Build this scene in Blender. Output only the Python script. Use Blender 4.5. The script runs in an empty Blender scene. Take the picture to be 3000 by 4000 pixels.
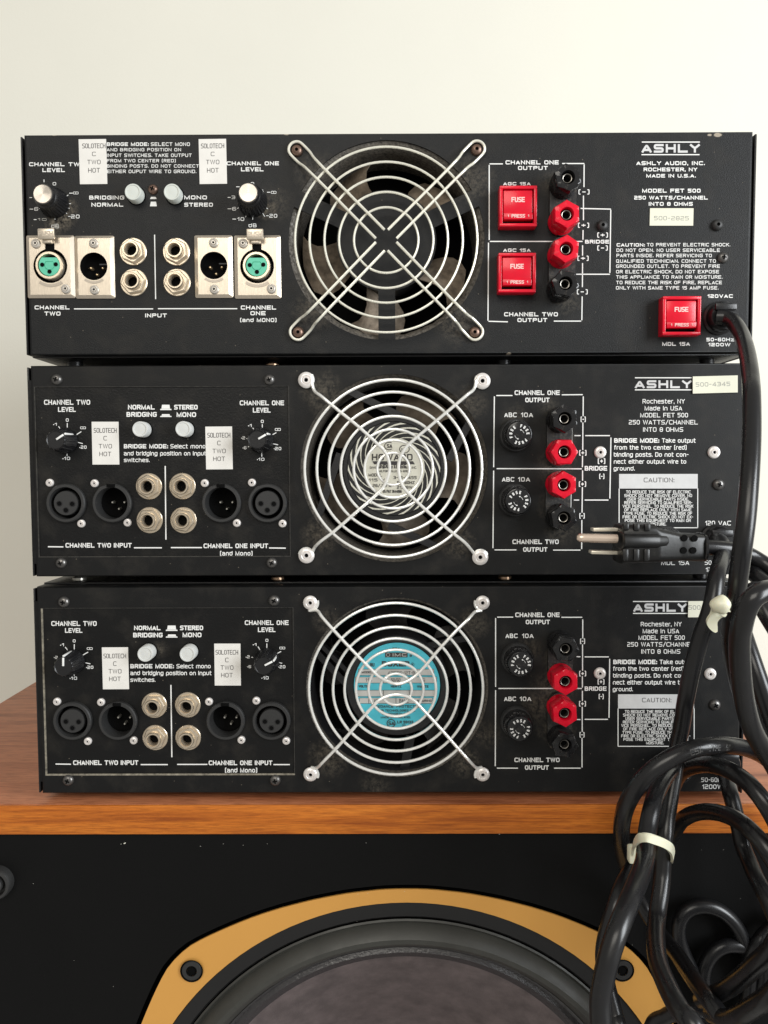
import bpy, bmesh, math, random
from mathutils import Vector
random.seed(5)
R = math.radians
scene = bpy.context.scene
col = scene.collection

# ------------------------------------------------------------------ camera
CAM = Vector((-0.00197613, -0.4614413, 0.19808756))
PITCH, YAW, ROLL = 0.05460053, -0.00317917, -0.00333576
FOC = 3004.0
_fw = Vector((math.sin(YAW)*math.cos(PITCH), math.cos(YAW)*math.cos(PITCH), -math.sin(PITCH)))
_r0 = Vector((math.cos(YAW), -math.sin(YAW), 0)); _u0 = _r0.cross(_fw)
_rt = _r0*math.cos(ROLL) + _u0*math.sin(ROLL)
_up = -_r0*math.sin(ROLL) + _u0*math.cos(ROLL)
cd = bpy.data.cameras.new('camera'); cam = bpy.data.objects.new('camera', cd); col.objects.link(cam)
from mathutils import Matrix
M = Matrix(((_rt.x, _up.x, -_fw.x, CAM.x), (_rt.y, _up.y, -_fw.y, CAM.y), (_rt.z, _up.z, -_fw.z, CAM.z), (0, 0, 0, 1)))
cam.matrix_world = M
cd.sensor_fit = 'HORIZONTAL'; cd.sensor_width = 36.0; cd.lens = 36.0*FOC/3000.0
cd.clip_start = 0.01; cd.clip_end = 50
scene.camera = cam

# ------------------------------------------------------------------ light
world = bpy.data.worlds.new("World"); scene.world = world; world.use_nodes = True
bg = world.node_tree.nodes['Background']
bg.inputs[0].default_value = (1.0, 0.965, 0.90, 1); bg.inputs[1].default_value = 0.42
def area(name, loc, target, sx, sy, power, color):
    ld = bpy.data.lights.new(name, 'AREA'); ld.shape = 'RECTANGLE'; ld.size = sx; ld.size_y = sy
    ld.energy = power; ld.color = color
    o = bpy.data.objects.new(name, ld); col.objects.link(o); o.location = loc
    o.rotation_euler = (Vector(target)-Vector(loc)).to_track_quat('-Z', 'Y').to_euler()
    return o
area('window_light', (1.45, -1.0, 0.50), (0.0, 0.05, 0.15), 0.75, 1.15, 39, (0.93, 0.97, 1.0))
area('front_fill', (-0.5, -2.2, 1.5), (0, 0, 0.1), 1.6, 1.2, 26, (1.0, 0.95, 0.86))  # unseen fill added in front, brightens the wall and the wood edge
scene.view_settings.view_transform = 'Standard'
scene.view_settings.look = 'None'
scene.view_settings.exposure = 0.0
scene.view_settings.gamma = 1.0
scene.cycles.max_bounces = 8
scene.cycles.use_denoising = True

# ------------------------------------------------------------------ materials
def new_mat(name):
    m = bpy.data.materials.new(name); m.use_nodes = True
    nt = m.node_tree; b = nt.nodes['Principled BSDF']
    return m, nt, b
def node(nt, t, ins=None, **props):
    n = nt.nodes.new(t)
    for k, v in props.items(): setattr(n, k, v)
    for k, v in (ins or {}).items():
        if isinstance(v, bpy.types.NodeSocket): nt.links.new(v, n.inputs[k])
        else: n.inputs[k].default_value = v
    return n
def math_n(nt, op, a, b=0.0, clamp=False):
    return node(nt, 'ShaderNodeMath', {0: a, 1: b}, operation=op, use_clamp=clamp).outputs[0]
def mixc(nt, f, a, b):
    n = node(nt, 'ShaderNodeMix', {}, data_type='RGBA')
    for k, v in ((0, f), (6, a), (7, b)):
        if isinstance(v, bpy.types.NodeSocket): nt.links.new(v, n.inputs[k])
        else: n.inputs[k].default_value = v
    return n.outputs[2]
def c4(c): return (c[0], c[1], c[2], 1)
def mat(name, c, rough=.5, metal=0., spec=.5, bump=0., bscale=600., var=0., vscale=150., coat=0., stretch=None, dust=0., trans=0., sss=0.):
    m, nt, b = new_mat(name)
    b.inputs['Base Color'].default_value = c4(c); b.inputs['Roughness'].default_value = rough
    b.inputs['Metallic'].default_value = metal; b.inputs['Specular IOR Level'].default_value = spec
    b.inputs['Coat Weight'].default_value = coat
    if sss:
        b.inputs['Subsurface Weight'].default_value = sss; b.inputs['Subsurface Radius'].default_value = (.004, .003, .002)
    tc = node(nt, 'ShaderNodeTexCoord').outputs['Object']
    if stretch:
        tc = node(nt, 'ShaderNodeMapping', {'Vector': tc, 'Scale': stretch}).outputs[0]
    colr = None
    if var:
        n = node(nt, 'ShaderNodeTexNoise', {'Vector': tc, 'Scale': vscale, 'Detail': 5., 'Roughness': .6})
        f = node(nt, 'ShaderNodeMapRange', {0: n.outputs['Fac'], 1: .3, 2: .7, 3: 1-var, 4: 1+var}).outputs[0]
        colr = node(nt, 'ShaderNodeVectorMath', {0: c4(c)[:3], 1: f}, operation='MULTIPLY').outputs[0]
        nt.links.new(colr, b.inputs['Base Color'])
        rr = node(nt, 'ShaderNodeMapRange', {0: n.outputs['Fac'], 1: .3, 2: .7, 3: min(1, rough*(1+var)), 4: rough*(1-var)}).outputs[0]
        nt.links.new(rr, b.inputs['Roughness'])
    if dust:
        n = node(nt, 'ShaderNodeTexNoise', {'Vector': tc, 'Scale': 420., 'Detail': 8., 'Roughness': .75})
        f = node(nt, 'ShaderNodeMapRange', {0: n.outputs['Fac'], 1: .62-.25*dust, 2: .85-.2*dust, 3: 0., 4: min(1., dust)}).outputs[0]
        cc = mixc(nt, f, colr if colr else c4(c), (.26, .22, .17, 1))
        nt.links.new(cc, b.inputs['Base Color'])
    if bump:
        n = node(nt, 'ShaderNodeTexNoise', {'Vector': tc, 'Scale': bscale, 'Detail': 4., 'Roughness': .6})
        bn = node(nt, 'ShaderNodeBump', {'Height': n.outputs['Fac'], 'Strength': bump, 'Distance': .0004})
        nt.links.new(bn.outputs[0], b.inputs['Normal'])
    return m

def panel_mat(name, base, tint_rough, pts, bump=.5, bscale=1100., chips=()):
    """black powder coat with dust settled round the fan and posts"""
    m, nt, b = new_mat(name); b.inputs['Specular IOR Level'].default_value = .27; base = [v*.5 for v in base]
    tc = node(nt, 'ShaderNodeTexCoord').outputs['Object']
    n1 = node(nt, 'ShaderNodeTexNoise', {'Vector': tc, 'Scale': 350., 'Detail': 9., 'Roughness': .78})
    n2 = node(nt, 'ShaderNodeTexNoise', {'Vector': tc, 'Scale': 60., 'Detail': 4., 'Roughness': .6})
    tot = None
    for (x, z, r, s) in pts:
        d = node(nt, 'ShaderNodeVectorMath', {0: tc, 1: (x, 0, z)}, operation='DISTANCE').outputs['Value']
        d = math_n(nt, 'ADD', d, math_n(nt, 'MULTIPLY', math_n(nt, 'SUBTRACT', n2.outputs['Fac'], .5), r*1.5))
        f = node(nt, 'ShaderNodeMapRange', {0: d, 1: r, 2: r*.15, 3: 0., 4: s*.42}).outputs[0]
        tot = f if tot is None else math_n(nt, 'MAXIMUM', tot, f)
    k = node(nt, 'ShaderNodeMapRange', {0: n1.outputs['Fac'], 1: .42, 2: .68, 3: 0., 4: 1.}).outputs[0]
    smear = node(nt, 'ShaderNodeMapRange', {0: n2.outputs['Fac'], 1: .5, 2: .8, 3: 0., 4: .035}).outputs[0]
    msk = math_n(nt, 'ADD', math_n(nt, 'MULTIPLY', tot, k) if tot is not None else 0., smear, True)
    sp = node(nt, 'ShaderNodeTexVoronoi', {'Vector': tc, 'Scale': 130.}).outputs['Distance']
    spk = node(nt, 'ShaderNodeMapRange', {0: sp, 1: .045, 2: .03, 3: 0., 4: .35}).outputs[0]
    msk = math_n(nt, 'MAXIMUM', msk, spk)
    cc = mixc(nt, msk, c4(base), (.33, .28, .21, 1))
    for (x, z, r) in chips:
        mp = node(nt, 'ShaderNodeVectorMath', {0: node(nt, 'ShaderNodeVectorMath', {0: tc, 1: (x, 0, z)}, operation='SUBTRACT').outputs[0], 1: (.6, 0, 1.2)}, operation='MULTIPLY').outputs[0]
        d = node(nt, 'ShaderNodeVectorMath', {0: mp}, operation='LENGTH').outputs['Value']
        d = math_n(nt, 'ADD', d, math_n(nt, 'MULTIPLY', math_n(nt, 'SUBTRACT', n1.outputs['Fac'], .5), r*1.2))
        f = node(nt, 'ShaderNodeMapRange', {0: d, 1: r, 2: r*.7, 3: 0., 4: .8}).outputs[0]
        cc = mixc(nt, f, cc, (.42, .36, .28, 1))
    nt.links.new(cc, b.inputs['Base Color'])
    rr = node(nt, 'ShaderNodeMapRange', {0: n2.outputs['Fac'], 1: .3, 2: .7, 3: tint_rough-.05, 4: tint_rough+.06}).outputs[0]
    nt.links.new(math_n(nt, 'ADD', rr, math_n(nt, 'MULTIPLY', msk, .4), True), b.inputs['Roughness'])
    n3 = node(nt, 'ShaderNodeTexNoise', {'Vector': tc, 'Scale': bscale, 'Detail': 3., 'Roughness': .55})
    bn = node(nt, 'ShaderNodeBump', {'Height': n3.outputs['Fac'], 'Strength': bump, 'Distance': .0005})
    nt.links.new(bn.outputs[0], b.inputs['Normal'])
    return m

def wood_mat(name, dark, mid, light, rough):
    m, nt, b = new_mat(name)
    tc = node(nt, 'ShaderNodeTexCoord').outputs['Object']
    mp = node(nt, 'ShaderNodeMapping', {'Vector': tc, 'Scale': (8., 85., 230.)}).outputs[0]
    n = node(nt, 'ShaderNodeTexNoise', {'Vector': mp, 'Scale': 1., 'Detail': 7., 'Roughness': .62, 'Distortion': .7})
    mp2 = node(nt, 'ShaderNodeMapping', {'Vector': tc, 'Scale': (70., 900., 1400.)}).outputs[0]
    n2 = node(nt, 'ShaderNodeTexNoise', {'Vector': mp2, 'Scale': 1., 'Detail': 3., 'Roughness': .7})
    rp = node(nt, 'ShaderNodeValToRGB', {0: n.outputs['Fac']}); e = rp.color_ramp.elements
    e[0].position = .30; e[0].color = c4(dark); e[1].position = .74; e[1].color = c4(light)
    q = e.new(.47); q.color = c4(mid)
    f = node(nt, 'ShaderNodeMapRange', {0: n2.outputs['Fac'], 1: .44, 2: .70, 3: 0., 4: .6}).outputs[0]
    cc = mixc(nt, f, rp.outputs[0], c4([v*.55 for v in dark]))
    nt.links.new(cc, b.inputs['Base Color']); b.inputs['Roughness'].default_value = rough; b.inputs['Specular IOR Level'].default_value = .3
    bn = node(nt, 'ShaderNodeBump', {'Height': n2.outputs['Fac'], 'Strength': .12, 'Distance': .0003})
    nt.links.new(bn.outputs[0], b.inputs['Normal'])
    return m

MT = {}
MT['print'] = mat('printed_white_ink', (.80, .80, .78), .6)
MT['print_worn'] = mat('worn_white_ink', (.55, .53, .48), .7, var=.45, vscale=700)
MT['ink'] = mat('black_ink', (.05, .045, .045), .7)
MT['grey_ink'] = mat('grey_ink', (.30, .30, .27), .7, var=.2, vscale=1500)
MT['light_ink'] = mat('silver_print', (.58, .58, .58), .5, var=.06, vscale=200)
MT['paper'] = mat('white_label_paper', (.74, .72, .68), .6, var=.05, vscale=90)
MT['cream_tape'] = mat('cream_tape', (.70, .69, .56), .55, var=.03, vscale=80)
MT['nickel'] = mat('brushed_nickel', (.62, .545, .445), .33, .78, var=.10, vscale=1., stretch=(2600, 400, 260), bump=.0)
MT['nickel_nut'] = mat('nickel_nut', (.70, .60, .465), .27, .78)
MT['hole'] = mat('dark_hole', (.0025, .0025, .0025), .8, spec=.08)
MT['black_plastic'] = mat('black_plastic', (.007, .007, .008), .34, bump=.15, bscale=700, var=.2, vscale=120)
MT['black_matte'] = mat('black_matte_plastic', (.022, .022, .022), .5, bump=.12, bscale=900, dust=.15)
MT['black_gloss'] = mat('black_gloss_plastic', (.01, .01, .011), .16, dust=.25)
MT['dusty_black'] = mat('dusty_black_plastic', (.012, .012, .012), .5, dust=.5, bump=.3)
MT['red'] = mat('red_plastic', (.66, .003, .022), .24, spec=.45, var=.06, vscale=200)
MT['red_print'] = mat('pink_lettering', (.85, .55, .52), .5)
MT['green'] = mat('green_insert', (.10, .50, .33), .42, var=.08, vscale=400)
MT['gold_pin'] = mat('gold_pin', (.80, .60, .36), .25, .9)
MT['silver_pin'] = mat('silver_pin', (.6, .58, .52), .3, .8)
MT['button'] = mat('grey_white_button', (.56, .59, .55), .38, var=.05, vscale=200, sss=.05)
MT['button_warm'] = mat('off_white_button', (.60, .61, .59), .4, var=.06, vscale=200, sss=.05)
MT['alu'] = mat('spun_aluminium', (.78, .73, .66), .27, .9, bump=.05)
MT['rivet'] = mat('white_rivet', (.78, .74, .71), .34, .35, var=.08, vscale=500)
MT['rivet_clear'] = mat('frosted_rivet', (.62, .58, .52), .3, .5)
MT['socket_metal'] = mat('dull_socket_metal', (.30, .28, .25), .3, .9)
MT['stamp'] = mat('stamped_grey', (.42, .37, .31), .4, .7)
MT['screw'] = mat('dark_screw', (.13, .125, .12), .38, .8, var=.3, vscale=600, dust=.3)
MT['brown_screw'] = mat('bronze_screw', (.20, .13, .10), .38, .8, var=.3, vscale=600)
MT['brass'] = mat('brass_foot_screw', (.62, .42, .28), .3, .9)
MT['wire'] = mat('plated_wire', (.88, .86, .75), .27, .45, var=.1, vscale=260)
MT['wire_bright'] = mat('chromed_wire', (.90, .89, .85), .2, .45, var=.08, vscale=260)
MT['fan_black'] = mat('fan_black', (.013, .013, .014), .45, dust=.22, bump=.2)
MT['blade_dust'] = mat('dust_caked_blade', (.27, .215, .16), .95, bump=1., bscale=300, var=.5, vscale=150)
MT['blade_dark'] = mat('dark_blade', (.016, .015, .014), .6, dust=.3, bump=.3)
MT['blade_mid'] = mat('dusty_blade', (.15, .12, .09), .9, bump=.9, bscale=260, var=.35, vscale=150)
MT['rim_dust'] = mat('dusty_fan_rim', (.085, .075, .062), .95, bump=1., bscale=700, var=.8, vscale=600)
MT['label_white'] = mat('fan_label_cream', (.72, .70, .60), .45, var=.05, vscale=150)
MT['label_blue'] = mat('fan_label_blue', (.09, .56, .68), .42, var=.08, vscale=120)
MT['label_silver'] = mat('fan_label_silver', (.60, .58, .55), .4, var=.05, vscale=120)
MT['cover'] = mat('black_cover', (.007, .007, .0075), .40, bump=.3, bscale=900)
MT['edge_worn_lit'] = mat('worn_lit_edge', (.20, .18, .14), .7, var=.6, vscale=300)  # worn cream edge, with the light it catches put into the colour
MT['edge_dark'] = mat('dark_edge', (.03, .028, .024), .7, var=.6, vscale=300)
MT['cord'] = mat('black_cord_rubber', (.008, .008, .009), .29, spec=.5, dust=.12, bump=.10, bscale=120, var=.22, vscale=60)
MT['plug_rubber'] = mat('black_plug_rubber', (.008, .008, .008), .38, bump=.15, bscale=300, dust=.15)
MT['prong'] = mat('nickel_prong', (.90, .84, .70), .28, .5)
MT['prong_round'] = mat('copper_tinted_prong', (.84, .68, .55), .24, .65)
MT['tie'] = mat('cream_nylon', (.78, .76, .58), .35, sss=.2)
MT['baffle'] = mat('black_baffle', (.0036, .0036, .0037), .6, spec=.14, bump=.2, bscale=900, var=.1, vscale=20)
MT['gold'] = mat('gold_trim', (.76, .385, .09), .42, .3, bump=.12, bscale=1400)
MT['gasket'] = mat('black_gasket', (.007, .007, .0075), .5, bump=.15, bscale=600)
MT['surround'] = mat('rubber_surround', (.042, .042, .037), .46, bump=.15, bscale=260, var=.15, vscale=60)
MT['cone'] = mat('woven_cone', (.125, .10, .10), .55, bump=.7, bscale=1300, var=.3, vscale=70)
MT['cone_edge'] = mat('glossy_cone_edge', (.03, .028, .03), .25, spec=.8, bump=1., bscale=500, dust=.15)
MT['fleck'] = mat('pale_fleck', (.7, .68, .6), .6)
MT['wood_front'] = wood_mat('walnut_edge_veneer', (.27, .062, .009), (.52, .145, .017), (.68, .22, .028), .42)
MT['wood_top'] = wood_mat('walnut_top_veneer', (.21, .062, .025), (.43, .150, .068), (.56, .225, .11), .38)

# ------------------------------------------------------------------ object helpers
WL = {}
def link(o, parent=None, wloc=(0, 0, 0), label=None):
    col.objects.link(o); wloc = Vector(wloc); WL[o.name] = wloc
    if parent is not None:
        o.parent = parent; o.location = wloc - WL[parent.name]
    else: o.location = wloc
    if label: o['label'] = label
    return o
def empty(name, loc, label, cat, group=None):
    o = bpy.data.objects.new(name, None); o.empty_display_size = .02
    link(o, None, loc); o['label'] = label; o['category'] = cat
    if group: o['group'] = group
    return o
MESH = {}
def mk_mesh(name, vf, m, smooth=35):
    v, f = vf
    me = bpy.data.meshes.new(name); me.from_pydata([tuple(a) for a in v], [], f)
    me.validate(); me.update()
    bm = bmesh.new(); bm.from_mesh(me); bmesh.ops.recalc_face_normals(bm, faces=bm.faces); bm.to_mesh(me); bm.free()
    if smooth:
        me.polygons.foreach_set('use_smooth', [True]*len(me.polygons)); me.set_sharp_from_angle(angle=R(smooth))
    me.materials.append(MT[m] if isinstance(m, str) else m)
    return me
def part(name, vf, m, parent, loc, smooth=35, key=None, label=None, rot=None):
    """vf: (verts, faces) or a function returning them; key shares the mesh between alike parts"""
    if key is not None:
        if key not in MESH: MESH[key] = mk_mesh(name, vf() if callable(vf) else vf, m, smooth)
        me = MESH[key]
    else: me = mk_mesh(name, vf() if callable(vf) else vf, m, smooth)
    o = bpy.data.objects.new(name, me); link(o, parent, loc, label)
    if rot is not None: o.rotation_euler = rot
    return o
def join(*vfs):
    V = []; F = []
    for v, f in vfs:
        n = len(V); V += [tuple(a) for a in v]; F += [tuple(i+n for i in q) for q in f]
    return V, F
def shift(vf, dx=0, dy=0, dz=0): return [(a[0]+dx, a[1]+dy, a[2]+dz) for a in vf[0]], vf[1]
def lathe(prof, n=32, rad=None, cap0=False, cap1=True):
    """prof: list of (radius, protrusion toward viewer); axis is -Y"""
    V = []; F = []
    for j, (r, d) in enumerate(prof):
        for i in range(n):
            a = 2*math.pi*i/n; rr = r*(rad(a, j) if rad else 1)
            V.append((rr*math.cos(a), -d, rr*math.sin(a)))
    for j in range(len(prof)-1):
        for i in range(n):
            k = (i+1) % n; F.append((j*n+i, j*n+k, (j+1)*n+k, (j+1)*n+i))
    if cap1: F.append(tuple((len(prof)-1)*n+i for i in range(n)))
    if cap0: F.append(tuple(reversed(range(n))))
    return V, F
def hexr(rot=0., sides=6):
    s = 2*math.pi/sides
    def f(a, j): 
        t = (a-rot) % s - s/2
        return math.cos(s/2)/math.cos(t)
    return f
def bevel_box(sx, sy, sz, b=.0005, seg=2):
    bm = bmesh.new(); bmesh.ops.create_cube(bm, size=1)
    for v in bm.verts: v.co = Vector((v.co.x*sx, v.co.y*sy, v.co.z*sz))
    if b: bmesh.ops.bevel(bm, geom=bm.edges[:], offset=b, segments=seg, affect='EDGES', profile=.5)
    bm.verts.index_update(); V = [tuple(v.co) for v in bm.verts]; F = [tuple(v.index for v in f.verts) for f in bm.faces]; bm.free()
    return V, F
def box_between(x0, x1, y0, y1, z0, z1, b=.0004):
    return shift(bevel_box(abs(x1-x0), abs(y1-y0), abs(z1-z0), b), (x0+x1)/2, (y0+y1)/2, (z0+z1)/2)
def catmull(P, n=10):
    P = [Vector(p) for p in P]; Q = [P[0]*2-P[1]]+P+[P[-1]*2-P[-2]]; out = []
    for i in range(1, len(Q)-2):
        a, b, c, d = Q[i-1:i+3]
        for k in range(n):
            t = k/n
            out.append(.5*((2*b)+(c-a)*t+(2*a-5*b+4*c-d)*t*t+(3*b-3*c+d-a)*t**3))
    out.append(P[-1]); return out
def tube(P, r, n=10, closed=False, caps=True, rfun=None):
    P = [Vector(p) for p in P]; m = len(P); V = []; F = []
    T = []
    for i in range(m):
        a = P[(i-1) % m] if (closed or i > 0) else P[i]; b = P[(i+1) % m] if (closed or i < m-1) else P[i]
        T.append((b-a).normalized())
    ref = Vector((0, 1, 0))
    if abs(T[0].dot(ref)) > .9: ref = Vector((0, 0, 1))
    N = (ref - T[0]*ref.dot(T[0])).normalized()
    for i in range(m):
        N = (N - T[i]*N.dot(T[i])).normalized(); B = T[i].cross(N)
        rr = r*(rfun(i/(m-1)) if rfun else 1)
        for k in range(n):
            a = 2*math.pi*k/n; V.append(tuple(P[i]+(N*math.cos(a)+B*math.sin(a))*rr))
    for i in range(m if closed else m-1):
        for k in range(n):
            F.append((i*n+k, i*n+(k+1) % n, ((i+1) % m)*n+(k+1) % n, ((i+1) % m)*n+k))
    if caps and not closed:
        F.append(tuple(range(n))); F.append(tuple((m-1)*n+k for k in range(n)))
    return V, F
def ringpts(r, n=72, y=0., cx=0., cz=0.): return [(cx+r*math.cos(2*math.pi*i/n), y, cz+r*math.sin(2*math.pi*i/n)) for i in range(n)]
def circle2(cx, cz, r, n=72): return [(cx+r*math.cos(2*math.pi*i/n), cz+r*math.sin(2*math.pi*i/n)) for i in range(n)]
def plate(outer, holes=(), y=0., t=.0012, both=True):
    """flat plate in the XZ plane, front face at y, thickness t going back (+Y)"""
    bm = bmesh.new(); loops = []
    for lp in [outer]+list(holes):
        vs = [bm.verts.new((p[0], y, p[1])) for p in lp]; loops.append(vs)
        for i in range(len(vs)): bm.edges.new((vs[i], vs[(i+1) % len(vs)]))
    bmesh.ops.triangle_fill(bm, use_beauty=True, use_dissolve=False, edges=bm.edges[:])
    bm.verts.index_update()
    V = [tuple(v.co) for v in bm.verts]; F = [tuple(v.index for v in f.verts) for f in bm.faces]
    L = [[v.index for v in l] for l in loops]; bm.free(); n = len(V)
    V += [(a[0], a[1]+t, a[2]) for a in V]
    if both: F += [tuple(reversed([i+n for i in f])) for f in F[:]]
    for l in L:
        for i in range(len(l)):
            a, b = l[i], l[(i+1) % len(l)]; F.append((a, b, b+n, a+n))
    return V, F
def rect2(x0, x1, z0, z1): return [(x0, z0), (x1, z0), (x1, z1), (x0, z1)]
def rrect2(x0, x1, z0, z1, r, n=5):
    out = []
    for cx, cz, a0 in ((x1-r, z1-r, 0), (x0+r, z1-r, 90), (x0+r, z0+r, 180), (x1-r, z0+r, 270)):
        for k in range(n+1):
            a = R(a0+90*k/n); out.append((cx+r*math.cos(a), cz+r*math.sin(a)))
    return out

# crops used when measuring: origin and scale in photo pixels; at() turns a photo point on a known depth into a place
CR = {'A': (0, 480, .6932), 'B': (1050, 500, .5425), 'C': (1850, 480, .6932), 'D': (0, 1380, .6932), 'E': (1100, 1400, .53044),
      'F': (1850, 1380, .6932), 'G': (0, 2220, .7233), 'H': (1100, 2260, .53044), 'I': (1850, 2220, .6932), 'J': (2100, 2800, .5425),
      'K': (0, 3000, .9042), 'L': (1000, 3000, .9042), 'M': (2200, 1900, .48222), 'N': (0, 0, 1), 'P': (80, 880, .31344), 'Q': (580, 880, .3255),
      'S': (2500, 1100, .30139), 'T': (1850, 1500, .30139), 'U': (100, 680, .30139)}
def at(k, x, y, d=0.):
    """world point that stands d metres in front of the back-panel plane"""
    ox, oy, s = CR[k]; px = ox+s*x; py = oy+s*y
    v = _fw + _rt*((px-1500)/FOC) - _up*((py-2000)/FOC)
    t = (-d-CAM.y)/v.y
    return CAM+v*t
def size(k, n, d=0.):
    return CR[k][2]*n*(0.4614-d)/FOC

# ------------------------------------------------------------------ stroke lettering (squarish extended sans)
GL = {
'A': '04 4g 84;17 77', 'B': '04 0g! 7g 7a;1a 8a 84 14', 'C': '8f 8g 0g 04 84 85', 'D': '04! 0g! 8g 84*', 'E': '8g 0g! 04! 84;0a 7a',
'F': '8g 0g! 04;0a 7a', 'G': '8f 8g 0g 04 84 8a! 5a', 'H': '04 0g;84 8g;0a 8a', 'I': '04 0g', 'J': '06 04 64 6g', 'K': '04 0g;0a 8g;3b 84',
'L': '0g 04! 84', 'M': '04 0g! 54! ag! a4', 'N': '04 0g! 84! 8g', 'O': '04 84 8g 0g*', 'P': '04 0g;1g 8g 8a 1a', 'Q': '04 84 8g 0g*;57 92',
'R': '04 0g;1g 8g 8a 1a;4a 84', 'S': '8g 0g 0a 8a 84 04', 'T': '0g 8g;44 4g', 'U': '0g 04 84 8g', 'V': '0g 44! 8g', 'W': '0g 34! 6g! 94! cg',
'X': '04 8g;0g 84', 'Y': '0g 4a 8g;4a 44', 'Z': '0g 8g! 04! 84', '0': '04 74 7g 0g*', '1': '0d 3g! 34', '2': '0g 7g 7a 0a 04! 74',
'3': '0g 7g 74 04;2a 6a', '4': '64 6g! 07;17 87', '5': '7g 0g! 0b! 7b 74 04', '6': '7g 0g 04 74 7a;1a 6a', '7': '0g 7g! 34',
'8': '04 74 7g 0g*;0a 7a', '9': '04 74 7g 0g 0a;1a 6a',
'a': '0d 7d 74;69 09 04 64', 'b': '0g 04 74 7d;1d 6d', 'c': '7d 0d 04 74', 'd': '7g 74 04 0d;1d 6d', 'e': '74 04 0d 7d 79;19 69', 'f': '14 1g 4g;0d 4d',
'g': '7d 71 01;64 04 0d 6d', 'h': '04 0g;1d 7d 74', 'i': '04 0d;0f 0g', 'j': '3d 31 01', 'k': '04 0g;09 6d;29 74', 'l': '04 0g', 'm': '04 0d cd c4;6d 64',
'n': '04 0d 7d 74', 'o': '04 74 7d 0d*', 'p': '01 0d 7d 74;14 64', 'q': '71 7d 0d 04;14 64', 'r': '04 0d 4d', 's': '7d 0d 09 79 74 04', 't': '1g 14 44;0d 4d',
'u': '0d 04 74 7d', 'v': '0d 34! 6d', 'w': '0d 24! 5d! 84! ad', 'x': '04 7d;0d 74', 'y': '0d 34;6d 11', 'z': '0d 7d! 04! 74',
'.': '04 05', ',': '02 05', ':': '04 05;0b 0c', '-': '0a 4a', '/': '03 6h', '(': '2h 0h 03 23', ')': '0h 2h 23 03', '+': '0a 6a;37 3d',
'@': '04 54 5g 0g*;54 a4 ag 5g*', '_': '0a 6a', '~': '0a 0c 4c 48 88 8a'}
def _c(ch): return int(ch, 36)/2
def glyph(ch):
    out = []; w = 0
    for st in GL[ch].split(';'):
        closed = st.endswith('*'); st = st.rstrip('*'); pts = []
        for tk in st.split():
            pts.append((_c(tk[0]), _c(tk[1])-2, tk.endswith('!'))); w = max(w, _c(tk[0]))
        out.append((pts, closed))
    return out, w
def ribbon(pts, closed, t, V, F, place, yoff, rr=1.15):
    """pts: [(u,v,sharp)] already in metres; rounds plain corners, then a mitred band of width t"""
    n = len(pts); Q = []
    for i, (x, y, s) in enumerate(pts):
        inner = closed or 0 < i < n-1
        if inner and not s:
            a = Vector(pts[(i-1) % n][:2]); b = Vector((x, y)); c = Vector(pts[(i+1) % n][:2])
            da = (a-b); dc = (c-b); la, lc = da.length, dc.length
            if la > 1e-9 and lc > 1e-9:
                r = min(rr, la*.48, lc*.48); p0 = b+da/la*r; p1 = b+dc/lc*r
                for k in (0, .35, .65, 1): Q.append(p0*(1-k)**2+b*2*k*(1-k)+p1*k*k)
                continue
        Q.append(Vector((x, y)))
    D = []
    for q in Q:
        if not D or (q-D[-1]).length > 1e-8: D.append(q)
    if closed and len(D) > 2 and (D[0]-D[-1]).length < 1e-8: D.pop()
    Q = D; m = len(Q)
    if m < 2: return
    h = t/2; base = len(V)
    for i in range(m):
        a = Q[(i-1) % m] if (closed or i > 0) else None; b = Q[i]; c = Q[(i+1) % m] if (closed or i < m-1) else None
        d0 = (b-a).normalized() if a is not None and (b-a).length > 1e-9 else None; d1 = (c-b).normalized() if c is not None and (c-b).length > 1e-9 else None
        if d0 is None: d0 = d1
        if d1 is None: d1 = d0
        n0 = Vector((-d0.y, d0.x)); n1 = Vector((-d1.y, d1.x)); nn = n0+n1
        if nn.length < 1e-6: nn = n0
        nn.normalize(); k = min(h/max(nn.dot(n0), .3), h*2.0)
        e = b.copy()
        if not closed and i == 0: e = b-d1*h*.9
        if not closed and i == m-1: e = b+d0*h*.9
        V.append(place(e+nn*k, yoff)); V.append(place(e-nn*k, yoff))
    for i in range(m if closed else m-1):
        j = (i+1) % m; F.append((base+2*i, base+2*i+1, base+2*j+1, base+2*j))
def layout(s, gap=1.9, space=3.4):
    x = 0; out = []
    for ch in s:
        if ch == ' ': x += space; continue
        g, w = glyph(ch); out.append((g, x)); x += w+gap
    return out, x-gap
def text_vf(lines, bold):
    """lines: [(crop, string, x0, x1, ytop, ybase, depth)]"""
    V = []; F = []
    for (k, s, x0, x1, yt, yb, d) in lines:
        gl, W = layout(s, 2.1 if bold > .16 else 1.8)
        P0 = at(k, x0, yb, d); P1 = at(k, x1, yb, d); P2 = at(k, x0, yt, d)
        cap = (P2-P0).length; t = cap*bold/(1+bold)*1.15
        wid = (P1-P0).length; ux = (P1-P0).normalized(); uz = (P2-P0).normalized()
        if W <= 0: sx = cap/6
        else: sx = (wid-t)/W
        sy = (cap-t)/6; rr = min(sx, sy)*1.7
        org = P0+ux*t/2+uz*t/2
        for g, gx in gl:
            for si, (pts, closed) in enumerate(g):
                pp = [((gx+p[0])*sx, p[1]*sy, p[2]) for p in pts]
                ribbon(pp, closed, t, V, F, lambda q, yo: tuple(org+ux*q.x+uz*q.y+Vector((0, -yo, 0))), .00002*si, rr)
    return V, F
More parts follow.
